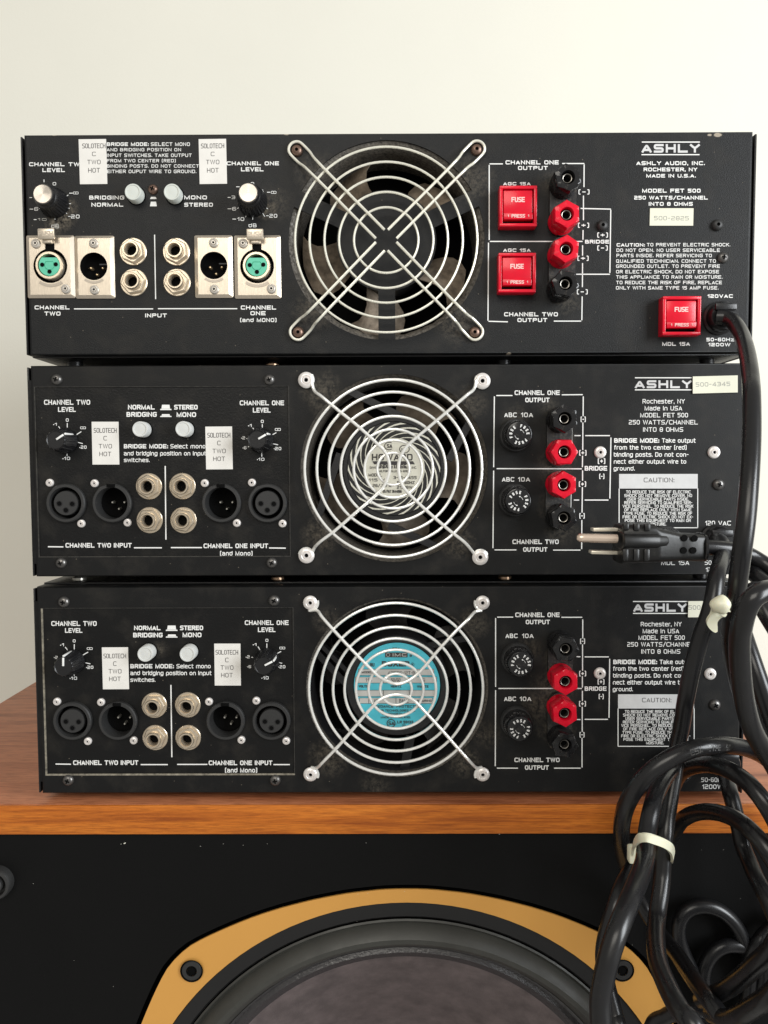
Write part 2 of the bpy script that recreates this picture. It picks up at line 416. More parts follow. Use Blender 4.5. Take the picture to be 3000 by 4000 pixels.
def text(parent, lines, bold=.24, m='print', name='printed_text', d=.00012, label=None):
    o = WL[parent.name]
    for l in lines:
        part(name, shift(text_vf([(l+(d,))[:7]], bold), -o.x, -o.y, -o.z), m, parent, o, smooth=0, label=label)
def rules(parent, segs, w=.0006, m='print', name='printed_rule', d=.00012):
    V = []; F = []; o = WL[parent.name]
    for i, (k, x0, y0, x1, y1) in enumerate(segs):
        a = at(k, x0, y0, d)-o; b = at(k, x1, y1, d)-o; t = (b-a).normalized(); n = Vector((-t.z, 0, t.x))*w/2
        n0 = len(V); V += [tuple(a-n), tuple(b-n), tuple(b+n), tuple(a+n)]; F.append((n0, n0+1, n0+2, n0+3))
    return part(name, (V, F), m, parent, o, smooth=0)
# ================================================================== setting
wb = bpy.data.objects.new('wall', None)
def structure(name, vf, m, loc=(0, 0, 0), smooth=0):
    o = bpy.data.objects.new(name, mk_mesh(name, vf, m, smooth)); link(o, None, loc); o['kind'] = 'structure'; return o
col_wall = mat('cream_wall_paint', (.81, .795, .71), .85, bump=.5, bscale=260, var=.015, vscale=5)
bpy.data.objects.remove(wb)
structure('wall', box_between(-2.2, 2.2, 0, .06, -1.2, 1.9, 0), col_wall, (0, .62, 0))

# ================================================================== loudspeaker cabinet
SPK = Vector((-.004, -.003, -.0235))
spk = empty('loudspeaker', (SPK.x, SPK.y, -.62), 'large walnut loudspeaker cabinet with black front and gold trimmed woofer, under the stack of amplifiers', 'loudspeaker')
XW = .3375; ZT = -.0052; TH = .0183; YF = -.003
def spk_part(name, vf, m, loc=(0, 0, 0), **k): return part(name, vf, m, spk, loc, **k)
# top board: veneer sheet on top, edge banding in front
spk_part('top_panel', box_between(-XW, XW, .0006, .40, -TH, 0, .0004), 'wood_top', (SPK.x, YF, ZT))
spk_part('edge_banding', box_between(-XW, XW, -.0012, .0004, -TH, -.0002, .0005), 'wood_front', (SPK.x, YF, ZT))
for sx in (-1, 1):
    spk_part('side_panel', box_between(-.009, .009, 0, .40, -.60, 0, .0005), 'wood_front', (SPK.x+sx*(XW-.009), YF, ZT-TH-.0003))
BY = -.0015     # baffle face
WC = Vector((.0098, BY, -.2445))
hole = [(WC.x+.2035*0+0, 0)]
# outline of the gold trim by angle from each corner screw
LOBE = [(0, .2010), (3, .2002), (5.5, .1985), (8, .1965), (12, .1938), (18.5, .1903), (24, .1878), (30, .1860), (37, .1849), (45, .1846)]
def lobe_r(a, off=0.):
    t = abs(((math.degrees(a)-45) % 90)); t = min(t, 90-t)
    for (a0, r0), (a1, r1) in zip(LOBE, LOBE[1:]):
        if t <= a1: return r0+(r1-r0)*(t-a0)/(a1-a0)+off
    return LOBE[-1][1]+off
def outl(off, n=180): return [((lobe_r(2*math.pi*i/n, off))*math.cos(2*math.pi*i/n), (lobe_r(2*math.pi*i/n, off))*math.sin(2*math.pi*i/n)) for i in range(n)]
bf = plate(rect2(-XW+.0185-(WC.x-SPK.x), XW-.0185-(WC.x-SPK.x), -.60-WC.z-.03, ZT-TH-.0004-WC.z), [outl(.0031)], 0, .018)
spk_part('baffle', bf, 'baffle', WC)
spk_part('recess_floor', plate(rect2(-.235, .235, -.235, .209), [circle2(0, 0, .150, 64)], .0085, .002), 'hole', WC, smooth=0)
trim = spk_part('gold_trim', plate(outl(0), [circle2(0, 0, .1762, 120)], 0, .0012), 'gold', WC+Vector((0, .0005, 0)), smooth=0)
def lathe_in(prof, n=96): return lathe([(r, -y) for r, y in prof], n, cap1=False)
spk_part('basket_frame', plate(outl(-.0008), [circle2(0, 0, .1664, 96)], .0019, .006), 'hole', WC, smooth=0)
spk_part('basket_ring', lathe_in([(.1760, .0030), (.1755, .0018), (.1668, .0018), (.1655, .0030), (.1655, .0075)]), 'gasket', WC)
spk_part('surround', lathe_in([(.1650, .0020), (.1640, .0012), (.1632, .0022), (.1622, .0026), (.1612, .0005), (.1590, -.0030), (.1560, -.0052), (.1530, -.0050), (.1500, -.0022), (.1480, .002), (.1468, .0052), (.1450, .0062)], 128), 'surround', WC)
spk_part('cone_edge', lathe_in([(.1462, .0050), (.1440, .0062), (.1415, .0050), (.1390, .0070), (.1360, .0095)], 128), 'cone_edge', WC)
spk_part('cone', lathe_in([(.1372, .0088), (.1100, .026), (.0700, .052), (.0400, .070), (.0, .072)], 128), 'cone', WC)
def socket_screw():
    h = hexr(.3)
    return lathe([(.0062, -.004), (.0062, .0), (.0058, .0006), (.0034, .0006)], 36, cap1=False)
def hexhole(): 
    return join(lathe([(.0034, .0006), (.0029, .00055)], 36, cap1=False), lathe([(.0031, .0006), (.0029, .0001)], 36, rad=lambda a, j: hexr(.3)(a, j), cap1=True))
for a in (45, 135, 225, 315):
    c = WC+Vector((.1885*math.cos(R(a))*1.0, -.0002, .1885*math.sin(R(a))))
    s = part('trim_screw', socket_screw, 'black_matte', spk, c, key='tscrew')
    part('hex_recess', hexhole, 'hole', s, c, key='thex')
    part('screw_well', lambda: lathe([(.0071, .0002), (.0062, -.0005), (.0062, -.002)], 36, cap1=False), 'hole', s, c+Vector((0, -.0003, 0)), key='twell')
pc = at('N', -14, 3448, .004)
peg = part('grille_peg', lathe([(.0098, -.003), (.0098, .004), (.0090, .0056), (.0074, .0060), (.0066, .0030), (.0052, .0026), (.0050, .0064), (.0040, .007), (.0030, .0045), (.0026, .0045)], 40, cap1=True), 'black_matte', spk, (pc.x, BY, pc.z))
part('peg_pin', lathe([(.0022, .003), (.0022, .0070), (.0016, .0078)], 20), 'silver_pin', peg, (pc.x+.0006, BY, pc.z-.0012))
V = []; F = []
for (x, y, s) in ((487, 3294, 9), (473, 3297, 3), (783, 3306, 3), (872, 3296, 2.4), (950, 3302, 2.4), (1044, 3297, 2.6), (1430, 3293, 2.4), (1951, 3259, 4), (1398, 3493, 3), (1437, 3490, 3), (1580, 3482, 3), (289, 3752, 2), (443, 3854, 2.4), (1394, 3600, 2), (130, 3452, 3), (2740, 3320, 2), (2826, 3319, 2.5), (2892, 3510, 2.5), (2470, 3691, 2.5)):
    p = at('N', x, y, .0017); h = size('N', s/2); a = random.uniform(-.3, .9); n = len(V)
    for ux, uz in ((-1, -.4), (1, -.4), (1, .4), (-1, .4)):
        V.append((p.x-spk.location.x+h*(ux*math.cos(a)-uz*math.sin(a)), p.y-spk.location.y, p.z-spk.location.z+h*(ux*math.sin(a)+uz*math.cos(a))))
    F.append((n, n+1, n+2, n+3))
fl = part('lint_specks', (V, F), 'fleck', spk, spk.location, smooth=0); fl['kind'] = 'stuff'

# ================================================================== shared hardware builders
def rivet(parent, k, x, y, r, m='rivet', d=0., name='rivet'):
    c = at(k, x, y, d+.0012); c.y = -d; rr = size(k, r)
    o = part(name, lambda: lathe([(rr, .0), (rr, .0005), (rr*.86, .0012), (rr*.60, .0015), (rr*.46, .0010), (rr*.40, .0016), (rr*.27, .0016), (rr*.22, .0004)], 28, cap1=False), m, parent, c, key=('rivet', m, round(rr, 4), 0))
    part('rivet_hole', lambda: lathe([(rr*.26, .0006)], 16), 'hole', o, c, key=('rhole', round(rr, 4)))
    return o
def domed_screw(parent, k, x, y, r, m='black_matte', d=0.):
    c = at(k, x, y, d+.002); c.y = -d; rr = size(k, r)
    o = part('socket_head_screw', lambda: lathe([(rr, .0), (rr*.98, .0006), (rr*.85, .0016), (rr*.6, .0024), (rr*.30, .0026), (rr*.27, .0010)], 28, cap1=False), m, parent, c, key=('dome', m, round(rr, 4)))
    part('hex_hole', lambda: lathe([(rr*.34, .0016)], 16, rad=hexr(.2)), 'hole', o, c, key=('dhole', round(rr, 4)))
    return o
def phillips(parent, k, x, y, r, m='screw', d=0., rot=None):
    c = at(k, x, y, d+.0015); c.y = -d; rr = size(k, r)
    o = part('cross_head_screw', lambda: lathe([(rr, .0), (rr*.97, .0006), (rr*.82, .0014), (rr*.55, .0020), (.0001, .0023)], 28), m, parent, c, key=('ph', m, round(rr, 4)))
    def cross():
        V = []; F = []
        for a in (0, 1):
            h = .12*rr; L = .42*rr
            b = bevel_box(2*L if not a else 2*h, .0003, 2*h if not a else 2*L, 0)
            b = shift(b, 0, -.00226-.00004*a, 0); V, F = join((V, F), b)
        return V, F
    q = part('cross_slot', cross, 'hole', o, c, key=('cross', round(rr, 4)), smooth=0)
    q.rotation_euler = (0, random.uniform(-.5, .5) if rot is None else rot, 0)
    return o
def jack(parent, k, x, y, r, d=0.):
    c = at(k, x, y, d+.001); c.y = -d; rr = size(k, r)
    w = part('jack_socket', lambda: lathe([(rr, .0), (rr, .0007), (rr*.96, .001), (rr*.7, .001)], 40, cap1=False), 'nickel_nut', parent, c, key=('jw', round(rr, 4)))
    a0 = random.uniform(0, 1)
    n = part('hex_nut', lambda: lathe([(rr*.92, .001), (rr*.92, .0026), (rr*.84, .0033), (rr*.60, .0033)], 48, rad=hexr(.35), cap1=False), 'nickel_nut', w, c, key=('jn', round(rr, 4)), smooth=25)
    n.rotation_euler = (0, a0, 0)
    part('threaded_barrel', lambda: lathe([(rr*.61, .0025), (rr*.61, .0052), (rr*.56, .0060), (rr*.47, .0060), (rr*.40, .0050), (rr*.38, -.008)], 40, cap1=False), 'nickel_nut', w, c, key=('jb', round(rr, 4)))
    part('jack_bore', lambda: lathe([(rr*.385, .0007)], 32), 'hole', w, c, key=('jh', round(rr, 4)))
def text_on(parent, s, c, w, h, d, bold, m, name='moulded_text', ang=0., thick=0.):
    """a line of text centred at c on a face d in front of c.y"""
    gl, W = layout(s); t = h*bold; sx = (w-t)/max(W, .01); sy = (h-t)/6; V = []; F = []
    ca, sa = math.cos(ang), math.sin(ang)
    for g, gx in gl:
        for si, (pts, cl) in enumerate(g):
            ribbon([((gx+p[0])*sx-w/2+t/2, p[1]*sy-h/2+t/2, p[2]) for p in pts], cl, t, V, F, lambda q, yo: (q.x*ca-q.y*sa, -d-yo, q.x*sa+q.y*ca), .00002*si, min(sx, sy)*1.6)
    return part(name, (V, F), m, parent, c, smooth=0)
def ring_text(parent, c, r, h, d, a0, m='print'):
    """FUSE three times round a cap, with two small turning arrows"""
    V = []; F = []
    for w in range(3):
        for i, ch in enumerate('FUSE'):
            a = a0-R(120)*w-R(24)*i; g, gw = glyph(ch); t = h*.24; s = (h-t)/6; sx = s*.62
            er = Vector((math.cos(a), math.sin(a))); eu = Vector((math.sin(a), -math.cos(a)))
            for si, (pts, cl) in enumerate(g):
                ribbon([((p[0]-gw/2)*sx, p[1]*s-h/2, p[2]) for p in pts], cl, t, V, F, lambda q, yo: ((er*(r+q.y)+eu*q.x).x, -d-yo, (er*(r+q.y)+eu*q.x).y), .00002*si, s)
    for a1 in (R(15), R(195)):
        P = [(r*.52*math.cos(a1+R(6)*j), r*.52*math.sin(a1+R(6)*j), False) for j in range(10)]
        ribbon(P, False, h*.10, V, F, lambda q, yo: (q.x, -d-yo, q.y), 0., 0)
        e = Vector(P[-1][:2]); a = a1+R(54); tn = Vector((-math.sin(a), math.cos(a))); rn = Vector((math.cos(a), math.sin(a)))
        n = len(V); V += [(*(e+rn*h*.26-tn*h*.1),), (*(e-rn*h*.26-tn*h*.1),), (*(e+tn*h*.42),)]
        for j in (n, n+1, n+2): V[j] = (V[j][0], -d-.00003, V[j][1])
        F.append((n, n+1, n+2))
    return part('fuse_lettering', (V, F), m, parent, c, smooth=0)
def round_fuse(parent, k, x, y, a0, depth=.014):
    n = at(k, x, y, depth); c = Vector((n.x, 0, n.z)); r = .00765
    f = part('fuse_holder', lambda: lathe([(.0098, 0), (.0098, .0028), (.0092, .0038), (.0086, .0038)], 40, cap1=False), 'black_matte', parent, c, key='fh')
    fl = lambda a, j: 1+(.035 if (int(a/(2*math.pi)*96) % 2) else -.01) if j in (1, 2, 3) else 1
    part('fuse_cap', lambda: lathe([(.0086, .003), (.0084, .0045), (.0083, .0085), (.0080, .0110), (.0078, .0128), (.0072, .0138), (.0066, .0140)], 96, rad=fl), 'black_gloss', f, c, key='fc')
    ring_text(f, c, .0052, .0018, .01408, a0)
def binding_post(parent, k, x, y, red, rot, depth=.017, base=0.):
    n = at(k, x, y, depth); c = Vector((n.x, 0, n.z)); m = 'red' if red else 'black_gloss'
    p = part('binding_post', lambda: lathe([(.0078, .0015), (.0078, .0035), (.0074, .0046), (.0070, .0068)], 40, cap1=True), m, parent, c, key=('bp', red), label='red binding post' if red else 'black binding post')
    h = part('hex_cap', lambda: lathe([(.0074, .0052), (.0081, .0068), (.0082, .0155), (.0078, .0168), (.0066, .0171), (.0039, .0171), (.0036, .0160), (.0036, .010)], 48, rad=lambda a, j: hexr(.0)(a, j) if j < 4 else 1, cap1=False), m, p, c, key=('bh', red), smooth=25)
    h.rotation_euler = (0, rot, 0)
    part('metal_socket', lambda: lathe([(.0028, .008), (.0028, .0146), (.0026, .0150), (.0023, .0149), (.0022, .0115)], 28, cap1=False), 'socket_metal', p, c, key='bs')
    part('socket_bore', lambda: lathe([(.0036, .0112)], 20), 'hole', p, c, key='bb')
def capsule(w, h, t, n=12):
    r = w/2; P = []
    for k in range(n+1): a = math.pi*k/n; P.append((r*math.cos(a), h/2-r+r*math.sin(a)))
    for k in range(n+1): a = math.pi+math.pi*k/n; P.append((r*math.cos(a), -h/2+r+r*math.sin(a)))
    return plate(P, (), -t, t)
def terminal_plate(parent, k, x, y0, y1, w):
    a = at(k, x, y0, .002); b = at(k, x, y1, .002); ww = size(k, w)
    part('terminal_base', capsule(ww, abs(a.z-b.z), .003), 'dusty_black', parent, ((a.x+b.x)/2, 0, (a.z+b.z)/2))
def strain_relief(parent, x, y, k='N', d=0.):
    c = at(k, x, y, .006); c.y = 0
    s = part('strain_relief', lambda: lathe([(.0098, 0), (.0098, .0012), (.0086, .0022), (.0084, .0072), (.0076, .0084), (.0050, .0084)], 40, rad=lambda a, j: 1, cap1=True), 'black_plastic', parent, c, key='sr')
    part('clamp_wedge', lambda: shift(bevel_box(.0125, .0022, .0040, .0008), 0, -.0090, .0050), 'black_plastic', s, c, key='srw')
def sticker(parent, k, x0, y0, x1, y1, lines, m='paper', ink='ink', bold=.13, d=0., tilt=0., label=None):
    a = at(k, x0, y1, d); b = at(k, x1, y1, d); e = at(k, x0, y0, d); c = (b+e)/2; w = (b-a).length; h = (e-a).length
    s = part('label_sticker', lambda: shift(bevel_box(w, .00022, h, 0), 0, -.00026, 0), m, parent, Vector((c.x, -d, c.z)), rot=(0, tilt, 0), label=label, smooth=0)
    V, F = text_vf([l+(d+.0004,) for l in lines], bold); o = Vector((c.x, -d, c.z))
    part('sticker_text', shift((V, F), -o.x, -o.y, -o.z), ink, s, o, smooth=0)
    return s
def knob_round(parent, k, x, y, depth=.0157):
    n = at(k, x, y, depth); c = Vector((n.x, 0, n.z))
    fl = lambda a, j: (1+.03*math.cos(30*a)) if j in (1, 2, 3) else 1
    kb = part('level_knob', lambda: lathe([(.0086, .0005), (.0086, .0016), (.0080, .004), (.0070, .0115), (.0066, .0125), (.0060, .0132), (.0058, .0155), (.0056, .0158), (.0052, .0158)], 120, rad=fl), 'black_plastic', parent, c, key='kr', label='fluted black knob with spun aluminium cap')
    part('aluminium_cap', lambda: lathe([(.0053, .0155), (.0053, .0160), (.0050, .0164), (.0025, .0163), (.0001, .01625)], 48), spun_mat, kb, c, key='kcap')
    return c
def pointer_knob(parent, k, x, y, ang, depth=.0135):
    n = at(k, x, y, depth); c = Vector((n.x, 0, n.z))
    def rf(a, j): return 1+.035*(1 if math.cos(14*a) > .2 else -.6) if 0 < j < 5 else 1
    kb = part('level_knob', lambda: lathe([(.0076, 0), (.0076, .0012), (.0070, .0022), (.0062, .0115), (.0057, .0128), (.0052, .0134), (.0048, .0130), (.0010, .0130)], 112, rad=rf), 'black_plastic', parent, c, key='kp', label='fluted black knob with white pointer line')
    V, F = join(shift(bevel_box(.0050, .0006, .0011, .0001), .0032, -.0135, 0), shift(bevel_box(.0009, .0115, .0011, .0001), .0066, -.0075, 0))
    q = part('pointer_line', (V, F), 'print', kb, c, key='kpl'); q.rotation_euler = (0, -ang, 0)
    for i in range(len(q.data.materials)): pass
    return c
def push_button(parent, k, x, y, r, depth, m, d0=0.):
    n = at(k, x, y, depth); c = Vector((n.x, 0, n.z)); rr = size(k, r, depth)
    b = part('push_button', lambda: lathe([(rr*1.02, -.001), (rr, depth-.0006), (rr*.94, depth), (rr*.80, depth), (rr*.76, depth-.0003), (rr*.1, depth-.0003)], 40), m, parent, c, key=('pb', m, round(rr, 4)))
    part('button_collar', lambda: lathe([(rr*1.16, .0), (rr*1.16, .00025), (rr*1.0, .00025)], 40, cap1=False), 'hole', b, (c.x, -d0, c.z), key=('pbc', round(rr, 4)))
def xlr_black(parent, k, x, y, r, female, d=0.):
    n = at(k, x, y, d+.003); c = Vector((n.x, -d, n.z)); R0 = size(k, r)
    lb = 'black female three hole socket' if female else 'black male three pin socket'
    s = part('xlr_socket', lambda: lathe([(R0, 0), (R0, .0022), (R0*.95, .0030), (R0*.83, .0030), (R0*.80, .0018), (R0*.79, -.009)], 48, cap1=False), 'black_matte', parent, c, key=('xs', female), label=lb)
    if female:
        part('socket_well', lambda: lathe([(R0*.8, -.006)], 40), 'hole', s, c, key='xw')
        part('socket_insert', lambda: lathe([(R0*.64, -.006), (R0*.64, .0012), (R0*.61, .0020), (R0*.1, .0020)], 48), 'black_matte', s, c, key='xi')
        for px, pz in ((-.33, 0), (.33, -.02), (0., -.34)):
            cc = c+Vector((px*R0, 0, pz*R0-.02*R0))
            part('contact_hole', lambda: lathe([(R0*.145, .0019), (R0*.145, .00225), (R0*.11, .00225)], 20, cap1=False), 'black_gloss', s, cc, key='xr')
            part('contact_bore', lambda: lathe([(R0*.115, .00212)], 20), 'hole', s, cc, key='xh')
    else:
        part('socket_well', lambda: lathe([(R0*.80, -.006), (R0*.74, -.0075), (R0*.1, -.009)], 40), 'hole', s, c, key='xwm')
        part('key_notch', lambda: shift(bevel_box(R0*.42, .0008, R0*.16, .0001), 0, -.0031, R0*.90), 'hole', s, c, key='xn')
        for px, pz in ((-.16, .02), (.46, .02), (.17, -.32)):
            part('contact_pin', lambda: lathe([(R0*.07, -.009), (R0*.07, -.005), (R0*.04, -.0040)], 16), 'silver_pin', s, c+Vector((px*R0, 0, pz*R0)), key='xp')
    return s
def xlr_plate(parent, k, x0, y0, x1, y1, cx, cy, cr, female):
    a = at(k, x0, y1, .0015); b = at(k, x1, y0, .0015); c = Vector(((a.x+b.x)/2, 0, (a.z+b.z)/2)); w = b.x-a.x; h = b.z-a.z
    q = at(k, cx, cy, .002)-c; cr = size(k, cr)
    e = .0022
    def fp():
        pl = plate(rrect2(-w/2+e, w/2-e, -h/2+e*.8, h/2-e*.8, .0002), [circle2(q.x, q.z, cr, 56)], -.0020, .0004)
        n = 5
        inn = rrect2(-w/2+e, w/2-e, -h/2+e*.8, h/2-e*.8, .0002); out = rrect2(-w/2, w/2, -h/2, h/2, .0010)
        V = [(p[0], -.0020, p[1]) for p in inn]+[(p[0], -.0007, p[1]) for p in out]+[(p[0], 0, p[1]) for p in out]; m = len(inn); F = []
        for j in (0, 1):
            for i in range(m): F.append((j*m+i, j*m+(i+1) % m, (j+1)*m+(i+1) % m, (j+1)*m+i))
        return join(pl, (V, F))
    s = part('xlr_socket', fp, 'nickel', parent, c, smooth=20, label='nickel plated female socket with push latch' if female else 'nickel plated male three pin socket')
    cc = c+Vector((q.x, 0, q.z))
    part('socket_well', lathe([(cr, .0016), (cr*.98, -.004), (cr*.1, -.005)], 48), 'hole', s, cc)
    if female:
        part('metal_shell', lathe([(cr*.82, -.004), (cr*.82, .003), (cr*.78, .0036), (cr*.66, .0036), (cr*.64, .0025), (cr*.64, -.001)], 48, cap1=False), 'nickel_nut', s, cc+Vector((-.0002, 0, 0)))
        def flat(a, j):
            z = math.sin(a); return min(1, .72/z) if z > 0 else 1
        ins = part('green_insert', lathe([(cr*.64, .0), (cr*.64, .0030), (cr*.61, .0036), (cr*.30, .0036), (cr*.29, .0032), (cr*.25, .0036), (cr*.01, .0036)], 72, rad=flat), 'green', s, cc)
        for px, pz in ((-.40, .02), (.40, .04), (.02, -.38)):
            part('contact_bore', lathe([(cr*.125, .0038)], 24), 'hole', ins, cc+Vector((px*cr, 0, pz*cr)))
        tw = cr*.27
        part('latch_slot', box_between(-tw, tw, -.0023, -.0010, cr*.85, cr*1.32, .0002), 'hole', s, cc)
        tab = part('push_tab', join(box_between(-cr*.5, cr*.5, -.0062, -.0045, cr*1.42, cr*2.06, .0007), box_between(-tw, tw, -.0046, -.0022, cr*1.24, cr*1.50, .0004)), 'nickel', s, cc+Vector((-.0004, 0, 0)))
        text_on(tab, 'PUSH', cc+Vector((-.0004, 0, cr*1.74)), cr*.84, cr*.30, .0063, .22, 'stamp', 'embossed_text')
    else:
        for px, pz in ((-.38, -.02), (.50, -.02), (.06, -.50)):
            pin = part('contact_pin', lathe([(cr*.125, -.005), (cr*.125, -.0022), (cr*.07, -.0012), (cr*.03, -.0010)], 20), 'gold_pin', s, cc+Vector((px*cr, 0, pz*cr)))
        part('key_bar', box_between(cr*.35, cr*.95, -.0004, 0, cr*.14, cr*.22, 0), 'black_matte', s, cc, smooth=0)
    # maker's strip stamped under the opening
    V = []; F = []; n = 14
    for i in range(n+1):
        a = R(-125+70*i/n)
        V += [(cr*1.07*math.cos(a), -.0022, cr*1.07*math.sin(a)), (cr*1.24*math.cos(a), -.0022, cr*1.24*math.sin(a))]
    for i in range(n): F.append((2*i, 2*i+1, 2*i+3, 2*i+2))
    part('stamped_strip', (V, F), 'stamp', s, cc, smooth=0)
    return s, c
def red_fuse(parent, k, x0, y0, x1, y1):
    """square drawer fuse holder, near face corners given"""
    D = .0078; a = at(k, x0, y1, D); b = at(k, x1, y0, D); c = Vector(((a.x+b.x)/2, 0, (a.z+b.z)/2)); w = b.x-a.x; h = b.z-a.z; t = w*.085
    fr = join(box_between(-w/2, w/2, -D, 0, h/2-t, h/2, .0004), box_between(-w/2, w/2, -D, 0, -h/2, -h/2+t, .0004),
              box_between(-w/2, -w/2+t, -D+.00012, 0, -h/2+t*.5, h/2-t*.5, .0004), box_between(w/2-t, w/2, -D+.00012, 0, -h/2+t*.5, h/2-t*.5, .0004))
    f = part('fuse_holder', fr, 'red', parent, c, label='square red fuse holder')
    part('drawer_gap', box_between(-w/2+t, w/2-t, -.0030, -.0010, -h/2+t, h/2-t, 0), 'hole', f, c, smooth=0)
    iw = w-2*t; ih = h-2*t; g = .0006
    dr = part('fuse_drawer', join(box_between(-iw/2+g, iw/2-g, -D+.0010, -.003, -ih/2+.0022+ih*.19, ih/2-g*.8, .0005), box_between(-iw/2+g, iw/2-g, -D+.0002, -.003, -ih/2+.0022, -ih/2+.0022+ih*.195, .0004)), 'red', f, c)
    text_on(dr, 'FUSE', c+Vector((0, 0, ih*.20)), w*.36, h*.125, D-.0009, .2, 'red_print')
    text_on(dr, 'PRESS', c+Vector((0, 0, -ih/2+.0022+ih*.095)), w*.36, h*.085, D+.0000, .2, 'red_print')
    for sx in (-1, 1):
        text_on(dr, '1', c+Vector((sx*w*.27, 0, -ih/2+.0022+ih*.10)), w*.03, h*.06, D+.0000, .2, 'red_print', 'arrow_mark')

def spun():
    m, nt, b = new_mat('spun_aluminium_cap'); tc = node(nt, 'ShaderNodeTexCoord').outputs['Object']
    b.inputs['Base Color'].default_value = (.52, .475, .42, 1); b.inputs['Metallic'].default_value = .9; b.inputs['Roughness'].default_value = .3
    b.inputs['Anisotropic'].default_value = .85
    tn = node(nt, 'ShaderNodeTangent', {}, direction_type='RADIAL', axis='Y').outputs[0]; nt.links.new(tn, b.inputs['Tangent'])
    return m
spun_mat = spun()

def pt(z0, k, x, y): p = at(k, x, y, 0); return (p.x, p.z-z0)
def chassis(a, z0, H, panel_m, holes, extra_h=0.):
    """back panel with rolled edges, plus the cover behind it"""
    X0, X1 = -.2142, .2134; e = .0018
    pl = plate(rect2(X0+e, X1-e, e*.6, H-e*.6), holes, 0, .0012)
    V = []; F = []; prof = [(e, .6*e, 0.), (e*.6, .36*e, .00015), (e*.25, .15*e, .0006), (0, 0, .0016), (0, 0, .012)]
    for (ix, iz, y) in prof:
        for (x, z) in rect2(X0+ix, X1-ix, iz, H-iz): V.append((x, y, z))
    for j in range(len(prof)-1):
        for i in range(4): F.append((4*j+i, 4*j+(i+1) % 4, 4*j+4+(i+1) % 4, 4*j+4+i))
    p = part('back_panel', join(pl, (V, F)), panel_m, a, (0, 0, z0), smooth=30)
    c = join(box_between(-.2162, -.2152, .0006, .38, .0004, H-.0010, .0003), box_between(.2146, .2158, .0010, .38, -.001, H-.0012, .0003),
             box_between(-.2151, .2145, .013, .38, H-.0012, H+.0008, .0003), box_between(-.2151, .2145, .006, .38, -.0006, .0008, .0003), box_between(-.2151, .2145, .37, .38, .001, H-.0012, 0))
    part('chassis_cover', c, 'cover', a, (0, 0, z0))
    return p
def feet(a, pts, zt, h):
    for (x, m) in pts:
        o = part('foot', lathe([(.0001, 0)], 8), 'hole', a, (0, 0, 0)) if False else None
        if m == 'black_plastic': part('foot', tube([(x, .026, zt), (x, .026, zt-h)], .0045, 20), m, a, (0, 0, 0), smooth=40)
        else: part('bottom_screw', tube([(x, .022, zt-h+.0003), (x, .022, zt-h+.0018), (x, .022, zt-h+.0030)], .0042, 20, rfun=lambda t: 1 if t < .7 else .6), m, a, (0, 0, 0), smooth=40); part('foot', tube([(x, .024, zt), (x, .024, zt-h+.0026)], .0030, 16), 'hole', a, (0, 0, 0), smooth=40)

def fan_blades(fan, c, angs, rh, rt, m, y0=.012, y1=.030, dth=44, side=1):
    for ai in angs:
        V = []; F = []; nr, na = 5, 8
        for s in (0, 1):
            for i in range(nr+1):
                for j in range(na+1):
                    r = rh+(rt-rh)*i/nr; t = j/na; a = R(ai)+R(dth)*(t-.5)*(1-.12*i/nr)+R(8)*math.sin(math.pi*i/nr)*side
                    if i == nr: r -= .0015*abs(t-.5)*2
                    y = y0+(y1-y0)*(t if side > 0 else 1-t)+.0035*math.sin(math.pi*t)
                    V.append((r*math.cos(a), y+s*.0014, r*math.sin(a)))
        w = na+1; N = (nr+1)*w
        for s in (0, 1):
            for i in range(nr):
                for j in range(na):
                    q = (i*w+j, i*w+j+1, (i+1)*w+j+1, (i+1)*w+j); F.append(tuple(v+s*N for v in (q if s else q[::-1])))
        rim = [j for j in range(w)]+[i*w+na for i in range(1, nr+1)]+[nr*w+j for j in range(na-1, -1, -1)]+[i*w for i in range(nr-1, 0, -1)]
        for i in range(len(rim)): u, v = rim[i], rim[(i+1) % len(rim)]; F.append((u, v, v+N, u+N))
        part('fan_blade', (V, F), m, fan, c, smooth=50)
def fan_body(a, k, x, y, r, rim_m, hub_r):
    c = at(k, x, y, 0); c.y = 0; r = size(k, r)
    f = part('cooling_fan', lathe([(r+.0005, -.0013), (r-.0005, -.003), (r-.0028, -.007), (r-.0035, -.014), (r-.0035, -.036)], 80, cap1=False), rim_m, a, c)
    part('fan_back', lathe([(r-.002, -.040)], 48), 'hole', f, c)
    return f, c
def bar(p, q, w, t, y):
    """flat bar between two points in the XZ plane, front face at y"""
    p = Vector(p); q = Vector(q); d = (q-p).normalized(); n = Vector((-d.y, d.x))*w/2
    P = [(p-n), (q-n), (q+n), (p+n)]
    return plate([(v.x, v.y) for v in P], (), y, t)

def guard(a, k, cx, cy, radii, wr, d, arms, m, arm_d=None):
    """round wire guard; arms are lists of crop points"""
    c = at(k, cx, cy, d); o = Vector((c.x, 0, c.z))
    g = part('fan_guard', tube([(p[0], -d, p[2]) for p in ringpts(size(k, radii[-1], d), 96)], wr*.88, 10, closed=True), m, a, o, label='round wire fan guard')
    for r in radii[:-1]:
        part('guard_ring', tube([(p[0], -d, p[2]) for p in ringpts(size(k, r, d), 80)], wr*.88, 10, closed=True), m, g, o)
    for arm in arms:
        P = []
        for (x, y, dd) in arm:
            q = at(k, x, y, dd); P.append((q.x-o.x, q.y, q.z-o.z))
        part('guard_arm', tube(catmull(P, 6), wr, 10), m, g, o)
    return g
